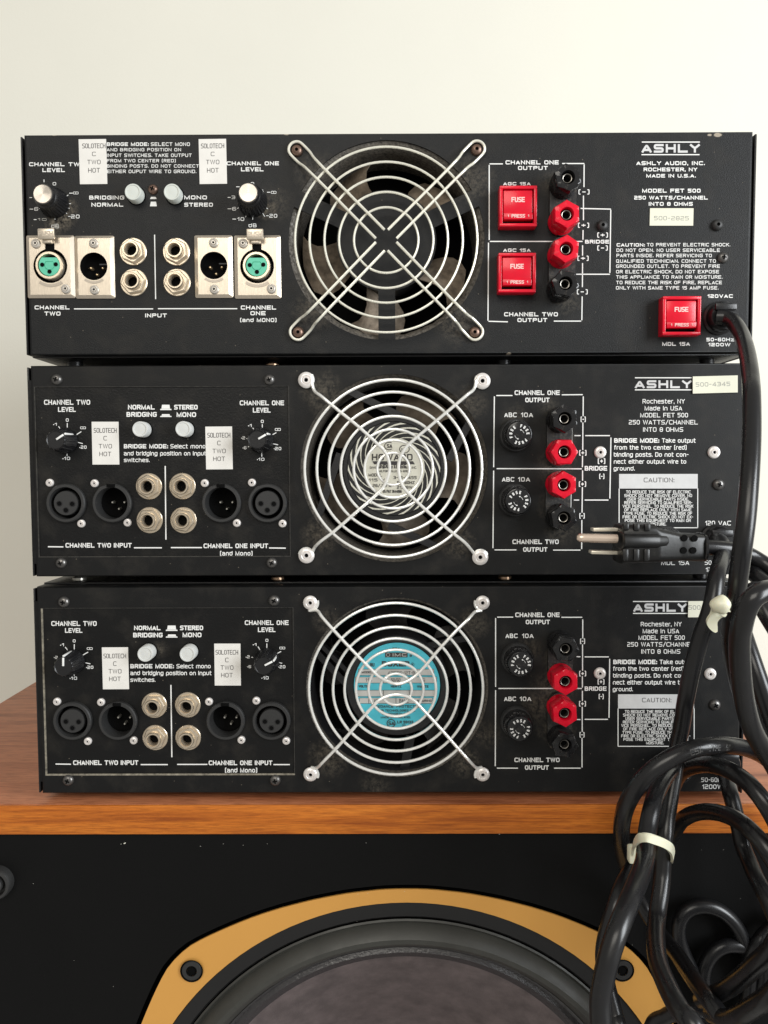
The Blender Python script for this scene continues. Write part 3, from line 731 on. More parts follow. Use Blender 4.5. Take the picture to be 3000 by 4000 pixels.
# ================================================================== top amplifier
def hole_for(k, x, y, r, n=90):
    c = at(k, x, y, 0); return circle2(c.x, c.z, size(k, r), n)
Z1 = .2668; H1 = .1283
A1 = empty('amplifier', (0, 0, Z1), 'topmost black rack amplifier with square red fuse holders and nickel plated sockets', 'amplifier', 'stacked rack amplifiers')
fx, fy, fr = 848, 812, 695
fc = at('B', fx, fy, 0)
hr = size('B', fr)
dust1 = [pt(Z1, 'B', 360, 350)+(.016, .9), pt(Z1, 'B', 1420, 370)+(.016, .9), pt(Z1, 'B', 330, 1310)+(.015, .8), pt(Z1, 'B', 1340, 1420)+(.014, .8),
         pt(Z1, 'A', 345, 515)+(.011, 2.), pt(Z1, 'A', 320, 565)+(.008, 2.), pt(Z1, 'A', 1490, 490)+(.009, 1.8), pt(Z1, 'B', 60, 540)+(.012, .5),
         pt(Z1, 'C', 430, 350)+(.010, .8), pt(Z1, 'C', 520, 640)+(.009, .7), pt(Z1, 'C', 520, 1010)+(.010, .7)]
pm1 = panel_mat('panel_powder_coat_grey_black', (.0135, .0145, .0158), .47, dust1, .40, 1500.,
                chips=[pt(Z1, 'A', 1615, 62)+(.0011,), pt(Z1, 'C', 1375, 68)+(.0016,), pt(Z1, 'C', 1330, 68)+(.0009,), pt(Z1, 'A', 305, 66)+(.0010,), pt(Z1, 'C', 200, 1300)+(.0009,)])
def segment(a0, a1, r0, r1, n=24):
    P = [(fc.x+r1*math.cos(R(a0+(a1-a0)*i/n)), fc.z+r1*math.sin(R(a0+(a1-a0)*i/n))) for i in range(n+1)]
    P += [(fc.x+r0*math.cos(R(a1-(a1-a0)*i/n)), fc.z+r0*math.sin(R(a1-(a1-a0)*i/n))) for i in range(n+1)]
    return P
def seg_par(a0, a1, r0, r1, hw):
    """ring segment whose ends run parallel to the spokes at a0 and a1 (spoke half width hw)"""
    n = 26; b0 = R(a0)+math.asin(hw/r1); b1 = R(a1)-math.asin(hw/r1); c0 = R(a0)+math.asin(hw/r0); c1 = R(a1)-math.asin(hw/r0)
    P = [(fc.x+r1*math.cos(b0+(b1-b0)*i/n), fc.z+r1*math.sin(b0+(b1-b0)*i/n)-Z1) for i in range(n+1)]
    P += [(fc.x+r0*math.cos(c1+(c0-c1)*i/n), fc.z+r0*math.sin(c1+(c0-c1)*i/n)-Z1) for i in range(n+1)]
    return P
r0h = size('B', 352); sw = size('B', 60)
segs = [seg_par(25, 155, r0h, hr, sw), seg_par(155, 270, r0h, hr, sw), seg_par(-90, 25, r0h, hr, sw)]
xl = []
for k, x, y, r in (('P', 372, 505, 205), ('P', 912, 511, 166), ('Q', 783, 482, 158), ('Q', 1303, 490, 197)):
    q = at(k, x, y, 0); xl.append(circle2(q.x, q.z-Z1, size(k, r), 40))
chassis(A1, Z1, H1, pm1, segs+xl)
fan1, c1 = fan_body(A1, 'B', fx, fy, fr, 'rim_dust', 0)
part('dust_roll', lathe([(hr+.0004, -.0014), (hr-.0016, -.0020), (hr-.0034, -.0042), (hr-.0040, -.009)], 96, cap1=False, rad=lambda a, j: 1+(.004*math.sin(17*a)+.004*math.sin(41*a+1)) if j else 1), 'rim_dust', fan1, c1)
fan_blades(fan1, c1, (-27, 45, 117, 189, 261), .026, hr-.0055, 'blade_dust', .013, .032, 38)
part('fan_hub', lathe([(.026, -.034), (.026, -.012), (.024, -.010)], 48), 'fan_black', fan1, c1)
rr = [228, 334, 437, 542, 645]
def hairpin(sx, sz, ex, ey):
    """one looped support wire: inner end, out, round the screw, back in (crop B points)"""
    cx, cy = 845, 808; dx, dy = ex-cx, ey-cy; L = math.hypot(dx, dy); ux, uy = dx/L, dy/L; nx, ny = -uy, ux
    g = 44; P = []
    def p(s, n, d): P.append((cx+ux*s+nx*n, cy+uy*s+ny*n, d))
    p(62, g, .0098); p(300, g, .0098); p(600, g, .0096); p(745, g+2, .0090); p(795, g+4, .0060); p(840, g+12, .0030); p(L-10, g+13, .0018)
    for k in range(1, 8):
        a = math.pi*k/8; P.append((ex+(ux*math.sin(a)+nx*math.cos(a))*(g+13), ey+(uy*math.sin(a)+ny*math.cos(a))*(g+13), .0018))
    p(L-10, -g-13, .0018); p(840, -g-12, .0030); p(795, -g-4, .0060); p(745, -g-2, .0090); p(600, -g, .0096); p(300, -g, .0098); p(62, -g, .0098)
    return P
scr = [(200, 155), (1498, 150), (210, 1468), (1484, 1468)]
guard(A1, 'B', 845, 808, rr, .00080, .0082, [hairpin(0, 0, x, y) for x, y in scr], 'wire')
for x, y in scr: domed_screw(A1, 'B', x, y, 42, 'brown_screw')
# knobs, buttons, sockets
knob_round(A1, 'A', 242, 402); knob_round(A1, 'A', 1399, 395)
push_button(A1, 'A', 748, 388, 46, .0066, 'button'); push_button(A1, 'A', 968, 388, 46, .0066, 'button')
phillips(A1, 'A', 859, 371, 28, 'brown_screw')
xlr_plate(A1, 'P', 85, 120, 661, 905, 372, 505, 207, True)
xlr_plate(A1, 'P', 685, 125, 1160, 910, 912, 511, 168, False)
xlr_plate(A1, 'Q', 558, 115, 1003, 868, 783, 482, 160, False)
xlr_plate(A1, 'Q', 1034, 115, 1583, 877, 1303, 490, 199, True)
for k, x, y in (('P', 183, 222), ('P', 557, 789), ('P', 905, 220), ('P', 915, 800), ('Q', 778, 206), ('Q', 786, 764), ('Q', 1132, 212), ('Q', 1473, 758)):
    rivet(A1, k, x, y, 58 if k == 'P' else 56, 'rivet_clear', .0020)
for x, y in ((749, 724), (753, 898), (993, 725), (996, 898)): jack(A1, 'A', x, y, 75)
# outputs
red_fuse(A1, 'C', 146, 352, 359, 583); red_fuse(A1, 'C', 140, 731, 353, 955); red_fuse(A1, 'S', 292, 186, 798, 692)
terminal_plate(A1, 'C', 502, 300, 640, 146); terminal_plate(A1, 'C', 497, 645, 1005, 146)
binding_post(A1, 'C', 533, 305, False, .35); binding_post(A1, 'C', 527, 512, True, .5); binding_post(A1, 'C', 523, 708, True, .6); binding_post(A1, 'C', 519, 903, False, .2)
domed_screw(A1, 'C', 729, 575, 32, 'black_matte'); domed_screw(A1, 'C', 1379, 572, 32, 'black_matte'); phillips(A1, 'C', 1410, 757, 31, 'screw')
strain_relief(A1, 2826, 1236)
# printing
B = .25; RG = .17
text(A1, [('A', 'CHANNEL TWO', 164, 478, 222, 244), ('A', 'LEVEL', 239, 366, 255, 277)], B)
text(A1, [('A', 'CHANNEL ONE', 1277, 1572, 217, 239), ('A', 'LEVEL', 1358, 1485, 250, 273)], B)
text(A1, [('A', 'BRIDGE MODE:', 602, 838, 110, 130)], B)
text(A1, [('A', 'SELECT MONO', 850, 1070, 110, 130), ('A', 'AND BRIDGING POSITION ON', 602, 1020, 142, 160), ('A', 'INPUT SWITCHES. TAKE OUTPUT', 602, 1080, 173, 192),
          ('A', 'FROM TWO CENTER (RED)', 602, 990, 204, 222), ('A', 'BINDING POSTS. DO NOT CONNECT', 602, 1121, 234, 252), ('A', 'EITHER OUPUT WIRE TO GROUND.', 603, 1106, 264, 283)], RG)
text(A1, [('A', 'BRIDGING', 503, 700, 410, 432), ('A', 'NORMAL', 515, 695, 450, 472)], B)
text(A1, [('A', 'MONO', 1038, 1166, 409, 431), ('A', 'STEREO', 1038, 1200, 450, 472)], B)
text(A1, [('A', '0', 297, 316, 334, 352), ('A', '@', 412, 442, 388, 402), ('A', '6', 193, 215, 475, 495), ('A', '20', 400, 448, 517, 538)], RG, name='level_scale')
text(A1, [('A', '10', 213, 262, 537, 551), ('A', 'dB', 289, 333, 569, 594)], RG, 'print_worn', name='level_scale')
rules(A1, [('A', 390, 396, 410, 396), ('A', 167, 486, 187, 486), ('A', 190, 545, 206, 545), ('A', 384, 527, 398, 527), ('A', 166, 421, 181, 421), ('A', 353, 428, 385, 406), ('A', 360, 455, 400, 455),
           ('A', 220, 483, 234, 479), ('A', 272, 528, 282, 510), ('A', 309, 512, 310, 545), ('A', 346, 470, 392, 482), ('A', 348, 488, 378, 512), ('A', 248, 319, 248, 334)], .00042)
text(A1, [('A', '0', 1413, 1432, 334, 352), ('A', '3', 1305, 1325, 410, 429), ('A', '6', 1308, 1330, 474, 494), ('A', '10', 1338, 1376, 532, 552), ('A', '20', 1518, 1562, 513, 534),
          ('A', '@', 1527, 1557, 384, 399), ('A', 'dB', 1401, 1446, 567, 588)], RG, name='level_scale')
rules(A1, [('A', 1505, 391, 1523, 391), ('A', 1283, 420, 1300, 420), ('A', 1283, 484, 1303, 484), ('A', 1310, 542, 1330, 542), ('A', 1500, 523, 1514, 523), ('A', 1331, 360, 1350, 360),
           ('A', 1336, 482, 1361, 473), ('A', 1383, 531, 1396, 503), ('A', 1424, 545, 1424, 508), ('A', 1467, 381, 1483, 378), ('A', 1482, 385, 1498, 412), ('A', 1478, 505, 1492, 528), ('A', 1484, 472, 1510, 484)], .00042)
text(A1, [('A', 'CHANNEL', 195, 392, 1029, 1051), ('A', 'TWO', 250, 341, 1063, 1086), ('A', 'INPUT', 818, 940, 1074, 1096), ('A', 'CHANNEL', 1357, 1556, 1029, 1052), ('A', 'ONE', 1411, 1497, 1061, 1084)], B)
text(A1, [('A', '(and MONO)', 1353, 1558, 1100, 1122)], .2)
rules(A1, [('A', 417, 1048, 863, 1048), ('A', 890, 1047, 1337, 1047), ('A', 871, 630, 877, 993)])
def switch_icon(a, k, boxes, d=.00012):
    V = []; F = []; o = WL[a.name]
    for (x0, y0, x1, y1, tp) in boxes:
        P = [at(k, x, y, d)-o for x, y in ((x0, y1), (x1, y1), (x1-tp, y0), (x0+tp, y0))]; n = len(V); V += [tuple(p) for p in P]; F.append((n, n+1, n+2, n+3))
    part('switch_symbol', (V, F), 'print', a, o, smooth=0)
switch_icon(A1, 'A', [(845, 417, 883, 429, 6), (845, 444, 884, 470, 5)])
def out_lines(a, k, S, d=.00012): return rules(a, [(k,)+s for s in S], .00062, d=d)
out_lines(A1, 'C', [(90, 231, 165, 231), (499, 229, 624, 229), (88, 237, 88, 660), (623, 234, 622, 362), (619, 410, 619, 548), (617, 604, 616, 658), (92, 668, 614, 668), (84, 675, 81, 1115),
                    (614, 690, 614, 748), (614, 790, 613, 925), (612, 978, 610, 1112), (84, 1118, 193, 1121), (452, 1117, 606, 1117), (603, 482, 774, 486), (773, 490, 768, 845), (578, 853, 768, 853), (570, 385, 570, 455), (565, 770, 565, 850)])
text(A1, [('C', 'CHANNEL ONE', 180, 480, 211, 234), ('C', 'OUTPUT', 250, 418, 243, 265), ('C', 'CHANNEL TWO', 172, 475, 1067, 1090), ('C', 'OUTPUT', 247, 415, 1100, 1122), ('C', 'BRIDGE', 628, 764, 659, 680),
          ('C', 'AGC 15A', 167, 321, 334, 352), ('C', 'AGC 15A', 167, 321, 708, 727)], B)
text(A1, [('C', '(-)', 591, 653, 376, 402), ('C', '(+)', 588, 651, 564, 590), ('C', '(+)', 585, 648, 750, 776), ('C', '(-)', 582, 643, 939, 965), ('C', '(+)', 697, 757, 619, 645), ('C', '(-)', 697, 756, 692, 718)], .2)
text(A1, [('C', 'ASHLY', 947, 1275, 119, 168)], .28, 'light_ink', name='printed_logo'); rules(A1, [('C', 948, 108, 1275, 108), ('C', 946, 179, 1273, 179)])
text(A1, [('C', 'ASHLY AUDIO, INC.', 917, 1303, 216, 238), ('C', 'ROCHESTER, NY', 958, 1260, 252, 273), ('C', 'MADE IN U.S.A.', 973, 1252, 288, 308), ('C', 'MODEL FET 500', 950, 1279, 371, 393),
          ('C', '250 WATTS/CHANNEL', 905, 1320, 411, 432), ('C', 'INTO 8 OHMS', 987, 1235, 446, 467)], B)
text(A1, [('C', 'CAUTION:', 806, 965, 678, 697)], B)
text(A1, [('C', s, x0, x1, y, y+19) for s, x0, x1, y in (('TO PREVENT ELECTRIC SHOCK.', 976, 1446, 677), ('DO NOT OPEN. NO USER SERVICEABLE', 805, 1388, 708), ('PARTS INSIDE. REFER SERVICING TO', 805, 1342, 738),
          ('QUALIFIED TECHNICIAN. CONNECT TO', 803, 1365, 769), ('GROUNDED OUTLET. TO PREVENT FIRE', 803, 1388, 798), ('OR ELECTRIC SHOCK, DO NOT EXPOSE', 803, 1383, 829),
          ('THIS APPLIANCE TO RAIN OR MOISTURE.', 803, 1402, 859), ('TO REDUCE THE RISK OF FIRE, REPLACE', 803, 1399, 890), ('ONLY WITH SAME TYPE 15 AMP FUSE.', 802, 1380, 920))], RG)
text(A1, [('C', '120VAC', 1318, 1461, 966, 986), ('C', '50-60Hz', 1312, 1468, 1211, 1231), ('C', '1200W', 1323, 1447, 1240, 1259), ('C', 'MDL 15A', 1063, 1219, 1235, 1256)], B)
def solo(a, k, x0, y0, dx, dy, w, h, L, d=0., m='paper', lab=None):
    sticker(a, k, x0+dx, y0+dy, x0+dx+w, y0+dy+h, [(k, s, p+dx, q+dx, r+dy, t+dy) for s, p, q, r, t in L], m, 'ink', .12, d, tilt=random.uniform(-.008, .008), label=lab)
LA = (('SOLOTECH', 464, 595, 116, 143), ('C', 519, 540, 163, 187), ('TWO', 492, 567, 208, 233), ('HOT', 497, 563, 254, 280))
solo(A1, 'A', 448, 93, 0, 0, 154, 253, LA); solo(A1, 'A', 448, 92, 675, 0, 154, 253, [(s, p-6, q-6, r, t) for s, p, q, r, t in LA])
sticker(A1, 'C', 992, 482, 1237, 580, [('C', '500-2825', 1017, 1213, 525, 549)], 'cream_tape', 'grey_ink', .15, tilt=.005)

# ================================================================== middle and bottom amplifiers
PD = -.0006       # the socket plate sits this far behind the back panel
def frame_rect(k, x0, y0, x1, y1, z0):
    a = at(k, x0, y1, 0); b = at(k, x1, y0, 0); return a.x, b.x, a.z-z0, b.z-z0
def lower_amp(A, z0, H, K, Kf, Kr, spec):
    x0, x1, p0, p1 = frame_rect(K, *spec['plate'], z0)
    fcx, fcy, fr = spec['fan']; c = at(Kf, fcx, fcy, 0); hr = size(Kf, fr)
    chassis(A, z0, H, spec['pm'], [rect2(x0, x1, p0, p1), [(c.x+hr*math.cos(2*math.pi*i/96), c.z-z0+hr*math.sin(2*math.pi*i/96)) for i in range(96)]])
    cp = part('socket_plate', plate(rect2(x0-.004, x1+.004, p0-.004, p1+.004), [circle2(at(K, x, y, PD+.003).x, at(K, x, y, PD+.003).z-z0, size(K, spec['xr'])*.81, 40) for x, y, fm in spec['xlr']], -PD, .0012), spec['pm2'], A, (0, 0, z0), smooth=0)
    w = .0005
    part('plate_rim', join(box_between(x0, x0+w*spec['rim'], -.0001, .0012, p0, p1, 0), box_between(x0, x1, -.00015, .0012, p0, p0+w*spec['rim'], 0)), 'edge_worn_lit' if spec['rim'] > 1.2 else 'edge_dark', A, (0, 0, z0), smooth=0)  # left and bottom rims: wear plus caught light, both in the colour
    part('plate_rim', join(box_between(x1-w*.7, x1, -.0001, .0012, p0, p1, 0), box_between(x0, x1, -.00015, .0012, p1-w*.5, p1, 0)), 'edge_dark', A, (0, 0, z0), smooth=0)
    return c, hr
def put_controls(A, K, S):
    for x, y, r in S['screws']: phillips(A, K, x, y, r)
    for x, y, an in S['knobs']: pointer_knob(A, K, x, y, R(an))
    for x, y in S['buttons']: push_button(A, K, x, y, S['br'], .0068, 'button_warm', PD)
    for x, y, fm in S['xlr']: xlr_black(A, K, x, y, S['xr'], fm, PD)
    for x, y in S['rivets']: rivet(A, K, x, y, S['rv'], 'rivet', PD)
    for x, y in S['jacks']: jack(A, K, x, y, S['jr'], PD)
    d = PD+.00012
    for grp, bold in S['text']: text(A, [(K,)+g+(d,) for g in grp], bold, d=d)
    rules(A, [(K,)+g for g in S['ticks']], .0005, d=d); rules(A, [(K,)+g for g in S['lines']], .0007, d=d)
    o = switch_icon(A, K, S['icons'], d)
def output_side(A, K, S):
    out_lines(A, K, S['out'])
    for x, y, a0 in S['fuses']: round_fuse(A, K, x, y, a0)
    for x, y0, y1, w in S['tp']: terminal_plate(A, K, x, y0, y1, w)
    for x, y, rd, rot in S['posts']: binding_post(A, K, x, y, rd, rot)
    for grp, bold in S['rtext']: text(A, [(K,)+g for g in grp], bold)
    text(A, [(K, 'ASHLY')+S['logo'][0]], .28, 'light_ink', name='printed_logo'); rules(A, [(K,)+g for g in S['logo'][1:]])
    for x, y, r in S['rr']: rivet(A, K, x, y, r, 'rivet')
    x, y, r = S['rs']; phillips(A, K, x, y, r)
    # caution block
    bx0, by0, bx1, by1, fy1 = S['box']; o = WL[A.name]
    P = [at(K, x, y, .00010)-o for x, y in ((bx0, fy1), (bx1, fy1), (bx1, by0), (bx0, by0))]
    part('caution_band', ([tuple(p) for p in P], [(0, 1, 2, 3)]), 'light_ink', A, o, smooth=0)
    text(A, [(K, 'CAUTION:')+S['ct']], .13, 'ink', d=.00016)
    rules(A, [(K, bx0, fy1, bx0, by1), (K, bx0, by1, bx1, by1), (K, bx1, by1, bx1, fy1)], .0005)
    CL = ('TO REDUCE THE RISK OF ELECTRIC', 'SHOCK DO NOT REMOVE COVER. NO', 'USER SERVICEABLE PARTS INSIDE.', 'REFER SERVICING TO QUALIFIED SER-', 'VICE PERSONEL. TO REDUCE THE RISK', 'OF FIRE REPLACE ONLY WITH SAME', 'TYPE FUSE. TO REDUCE THE RISK OF', 'FIRE OR ELECTRIC SHOCK DO NOT EX-', 'POSE THIS EQUIPMENT TO RAIN OR', 'MOISTURE.')
    y0, st, ch = S['cl']
    text(A, [(K, s, w[0], w[1], y0+i*st, y0+i*st+ch) for i, (s, w) in enumerate(zip(CL, S['cw']))], .16)
def curl_arm(P, rc, s0, s1, cr, k):
    """bent guard wire with a small curl round the rivet at either end"""
    out = []
    def arc(c, a0, a1, n=6): return [(c[0]+cr*math.cos(R(a0+(a1-a0)*i/n)), c[1]-cr*math.sin(R(a0+(a1-a0)*i/n)), .0012) for i in range(n+1)]
    return arc(rc[0], *s0)+P+arc(rc[1], *s1)

# ---- middle
Z2 = .1343; H2 = .1266
A2 = empty('amplifier', (0, 0, Z2), 'middle black rack amplifier with a cream and black maker\'s disc behind its fan guard', 'amplifier', 'stacked rack amplifiers')
dust2 = [pt(Z2, 'E', 300, 250)+(.014, .9), pt(Z2, 'E', 1370, 330)+(.012, .8), pt(Z2, 'E', 290, 1310)+(.013, .9), pt(Z2, 'E', 1290, 1360)+(.013, .8), pt(Z2, 'F', 480, 470)+(.012, .8),
         pt(Z2, 'F', 460, 650)+(.014, .9), pt(Z2, 'F', 470, 860)+(.012, .8), pt(Z2, 'F', 500, 1010)+(.011, .7), pt(Z2, 'F', 230, 370)+(.010, .6), pt(Z2, 'F', 420, 300)+(.008, .6)]
S2 = dict(plate=(218, 184, 1628, 1150), fan=(829, 812, 690), rim=1.0, pm=panel_mat('panel_satin_black', (.0105, .0107, .0110), .46, dust2, .2, 1600.),
          screws=[(315, 147, 31), (1516, 148, 31), (340, 1183, 31), (1530, 1182, 31)], knobs=[(312, 489, 33), (1450, 486, 30)], buttons=[(788, 427), (1031, 426)], br=44,
          xlr=[(367, 845, True), (627, 845, False), (1245, 845, False), (1505, 845, True)], xr=110, rv=23,
          rivets=[(277, 730), (530, 733), (455, 960), (716, 955), (1152, 732), (1418, 729), (1333, 957), (1591, 960)], jacks=[(838, 750), (842, 941), (1027, 749), (1033, 941)], jr=74,
          text=[([('CHANNEL TWO', 248, 508, 262, 290), ('LEVEL', 327, 427, 303, 330)], .2), ([('CHANNEL ONE', 1351, 1601, 266, 293), ('LEVEL', 1425, 1525, 307, 334)], .2),
                ([('NORMAL', 721, 872, 290, 317), ('BRIDGING', 713, 883, 331, 358), ('STEREO', 981, 1114, 290, 317), ('MONO', 995, 1105, 332, 359)], .24), ([('BRIDGE MODE:', 698, 947, 512, 536)], .24),
                ([('Select mono', 960, 1158, 512, 536), ('and bridging position on input', 698, 1162, 552, 576), ('switches.', 698, 843, 590, 613)], .16),
                ([('0', 371, 387, 367, 385), ('1', 308, 320, 392, 408), ('@', 452, 484, 413, 427), ('20', 455, 488, 520, 538), ('10', 361, 395, 583, 601)], .2),
                ([('0', 1470, 1486, 375, 393), ('1', 1407, 1418, 399, 416), ('@', 1549, 1582, 422, 437), ('2', 1366, 1381, 468, 485), ('6', 1374, 1389, 524, 541), ('20', 1550, 1585, 528, 546), ('10', 1456, 1490, 589, 606)], .2),
                ([('CHANNEL TWO INPUT', 369, 742, 1069, 1095), ('CHANNEL ONE INPUT', 1147, 1511, 1072, 1098)], .22), ([('(and Mono)', 1240, 1423, 1115, 1140)], .18)],
          ticks=[(379, 393, 379, 418), (330, 412, 338, 424), (432, 458, 458, 441), (440, 502, 466, 509), (377, 560, 378, 578), (300, 402, 305, 402), (447, 531, 452, 531), (352, 594, 358, 594), (1398, 409, 1404, 409), (1359, 478, 1364, 478), (1367, 534, 1372, 534), (1543, 538, 1548, 538), (1448, 599, 1453, 599),
                 (1478, 400, 1478, 418), (1424, 420, 1430, 428), (1388, 480, 1398, 483), (1397, 528, 1407, 523), (1533, 460, 1557, 447), (1540, 510, 1567, 516), (1475, 560, 1475, 583)],
          lines=[(931, 635, 935, 1050), (270, 1090, 357, 1091), (755, 1096, 912, 1096), (963, 1095, 1138, 1095), (1516, 1097, 1610, 1098)],
          icons=[(910, 290, 958, 312, 3), (902, 313, 967, 320, 2), (910, 343, 958, 352, 3), (902, 353, 967, 359, 2)])
S2['pm2'] = panel_mat('socket_plate_black', (.0095, .0097, .0100), .40, [pt(Z2, 'D', 1500, 480)+(.006, .4)], .3, 900.)
cc2, hr2 = lower_amp(A2, Z2, H2, 'D', 'E', 'F', S2); put_controls(A2, 'D', S2)
LD = (('SOLOTECH', 528, 657, 421, 448), ('C', 583, 602, 466, 491), ('TWO', 556, 631, 511, 536), ('HOT', 560, 627, 555, 580))
solo(A2, 'D', 520, 386, 0, 0, 151, 241, LD, PD); solo(A2, 'D', 519, 386, 641, 27, 150, 241, LD, PD)
fan2, c2 = fan_body(A2, 'E', 829, 812, 690, 'rim_dust', 0)
fan_blades(fan2, c2, (58, 130, 202, 274, 346), .030, hr2-.0058, 'blade_mid', .014, .032, 46)
HR = size('E', 385)
hub2 = part('motor_hub', lathe([(HR, -.030), (HR, -.0065), (HR-.0006, -.0055), (size('E', 352), -.0055), (size('E', 348), -.0064)], 72), 'fan_black', fan2, c2)
def E2(x, y): p = at('E', x, y, -.008); return (p.x-c2.x, p.z-c2.z)
for (xa, ya, xb, yb) in ((430, 700, 275, 1150), (900, 440, 470, 225), (1230, 750, 1385, 470), (790, 1230, 1160, 1395)):
    part('fan_strut', bar(E2(xa, ya), E2(xb, yb), .0044, .006, .0066), 'fan_black', fan2, c2, smooth=0)
dz = .0064
part('disc_label', lathe([(size('E', 346), -dz), (size('E', 346), -dz+.0003)], 64), 'fan_black', fan2, c2)
V = []; F = []
for i in range(18):
    a0 = R(i*20); n = 8; b = len(V)
    for j in range(n+1):
        t = j/n; r = size('E', 226+118*t); tw = R(-62)*t
        for h in (-1, 1): V.append((r*math.cos(a0+tw+h*R(1.3+2.3*t)), dz-.0005, r*math.sin(a0+tw+h*R(1.3+2.3*t))))
    for j in range(n): F.append((b+2*j, b+2*j+1, b+2*j+3, b+2*j+2))
part('swirl_print', (V, F), 'label_white', fan2, c2, smooth=0)
lab = part('disc_label_centre', lathe([(size('E', 228), -dz+.0004), (size('E', 228), -dz+.0007)], 64), 'label_white', fan2, c2)
de = -dz+.0009
def label_text(par, k, rows, bold, d, m='ink'):
    V, F = text_vf([(k,)+r+(d,) for r in rows], bold); o = WL[par.name]; part('label_text', shift((V, F), -o.x, -o.y, -o.z), m, par, o, smooth=0)
label_text(lab, 'E', [('HOWARD', 665, 965, 703, 752)], .2, de); label_text(lab, 'E', [('INDUSTRIES', 722, 918, 780, 808)], .24, de)
label_text(lab, 'E', [('DIVISION OF MSL INDUSTRIES, INC.', 650, 995, 796, 812), ('MILFORD, ILLINOIS 60953', 716, 950, 822, 838)], .17, de+.00003)
label_text(lab, 'E', [('MODEL', 640, 740, 847, 870), ('3-15-2455', 824, 995, 866, 889), ('115 V', 642, 760, 884, 906), ('50/60HZ', 852, 980, 903, 926), ('26/.23 A', 670, 808, 925, 948), ('21/18W', 850, 965, 938, 961), ('US PAT 3644066', 745, 885, 968, 990)], .2, de)
def slant_bar(par, k, x0, x1, y0, y1, d, m='ink'):
    o = WL[par.name]; P = [at(k, x, y, d)-o for x, y in ((x0+14, y1), (x1+14, y1), (x1, y0), (x0, y0))]; part('label_bar', ([tuple(p) for p in P], [(0, 1, 2, 3)]), m, par, o, smooth=0)  # slanted bar in ink under the maker's name
slant_bar(lab, 'E', 668, 968, 757, 780, -dz+.00085)
label_text(lab, 'E', [('SA', 775, 815, 630, 660), ('34', 880, 905, 662, 680)], .2, de)
oo = WL[lab.name]
for (x, y, r, a0, a1) in ((792, 645, 34, 60, 300), (905, 668, 36, 0, 360)):
    V = []; F = []; cL = at('E', x, y, de); rs = size('E', r); P = [(rs*math.cos(R(a0+(a1-a0)*i/24)), rs*.8*math.sin(R(a0+(a1-a0)*i/24)), False) for i in range(25)]
    ribbon(P, False, rs*.16, V, F, lambda q, yo: (q.x, 0, q.y), 0, 0); part('label_mark', (V, F), 'ink', lab, cL, smooth=0)
W0 = .0078; TOPD = .0094
lc = [(180, 158), (182, 1452)]; rc = [(1480, 165), (1464, 1465)]
leftarm = curl_arm([(238, 232, .0030), (300, 285, .0080), (420, 385, TOPD), (560, 498, TOPD), (700, 625, TOPD), (768, 700, TOPD), (796, 805, TOPD), (762, 925, TOPD), (690, 1010, TOPD), (540, 1140, TOPD), (390, 1270, .0085), (290, 1345, .0070), (243, 1392, .0030)], lc, (-110, 40), (30, 170), 52, 'E')
rightarm = curl_arm([(1418, 222, .0030), (1365, 270, .0080), (1240, 375, TOPD), (1080, 510, TOPD), (935, 635, TOPD), (880, 715, TOPD), (860, 810, TOPD), (882, 920, TOPD), (950, 1010, TOPD), (1095, 1145, TOPD), (1240, 1270, .0085), (1345, 1352, .0070), (1398, 1412, .0030)], rc, (-70, -215), (150, 20), 52, 'E')
guard(A2, 'E', 822, 814, [118, 211, 291, 386, 473, 562, 652], .00096, W0, [leftarm, rightarm], 'wire_bright')
for x, y in lc+rc: rivet(A2, 'E', x, y, 59, 'rivet', .0012)
W2x = [(117, 243, 113, 642), (128, 238, 219, 238), (497, 234, 615, 233), (618, 243, 617, 355), (616, 390, 615, 545), (614, 577, 613, 642), (130, 650, 610, 651), (113, 661, 109, 1098), (614, 660, 614, 718), (613, 754, 611, 898), (610, 940, 609, 1103),
       (118, 1108, 241, 1108), (448, 1109, 602, 1109), (568, 464, 603, 464), (629, 464, 768, 464), (774, 475, 768, 818), (565, 827, 595, 827), (626, 827, 760, 827), (554, 420, 553, 500), (549, 795, 547, 880)]
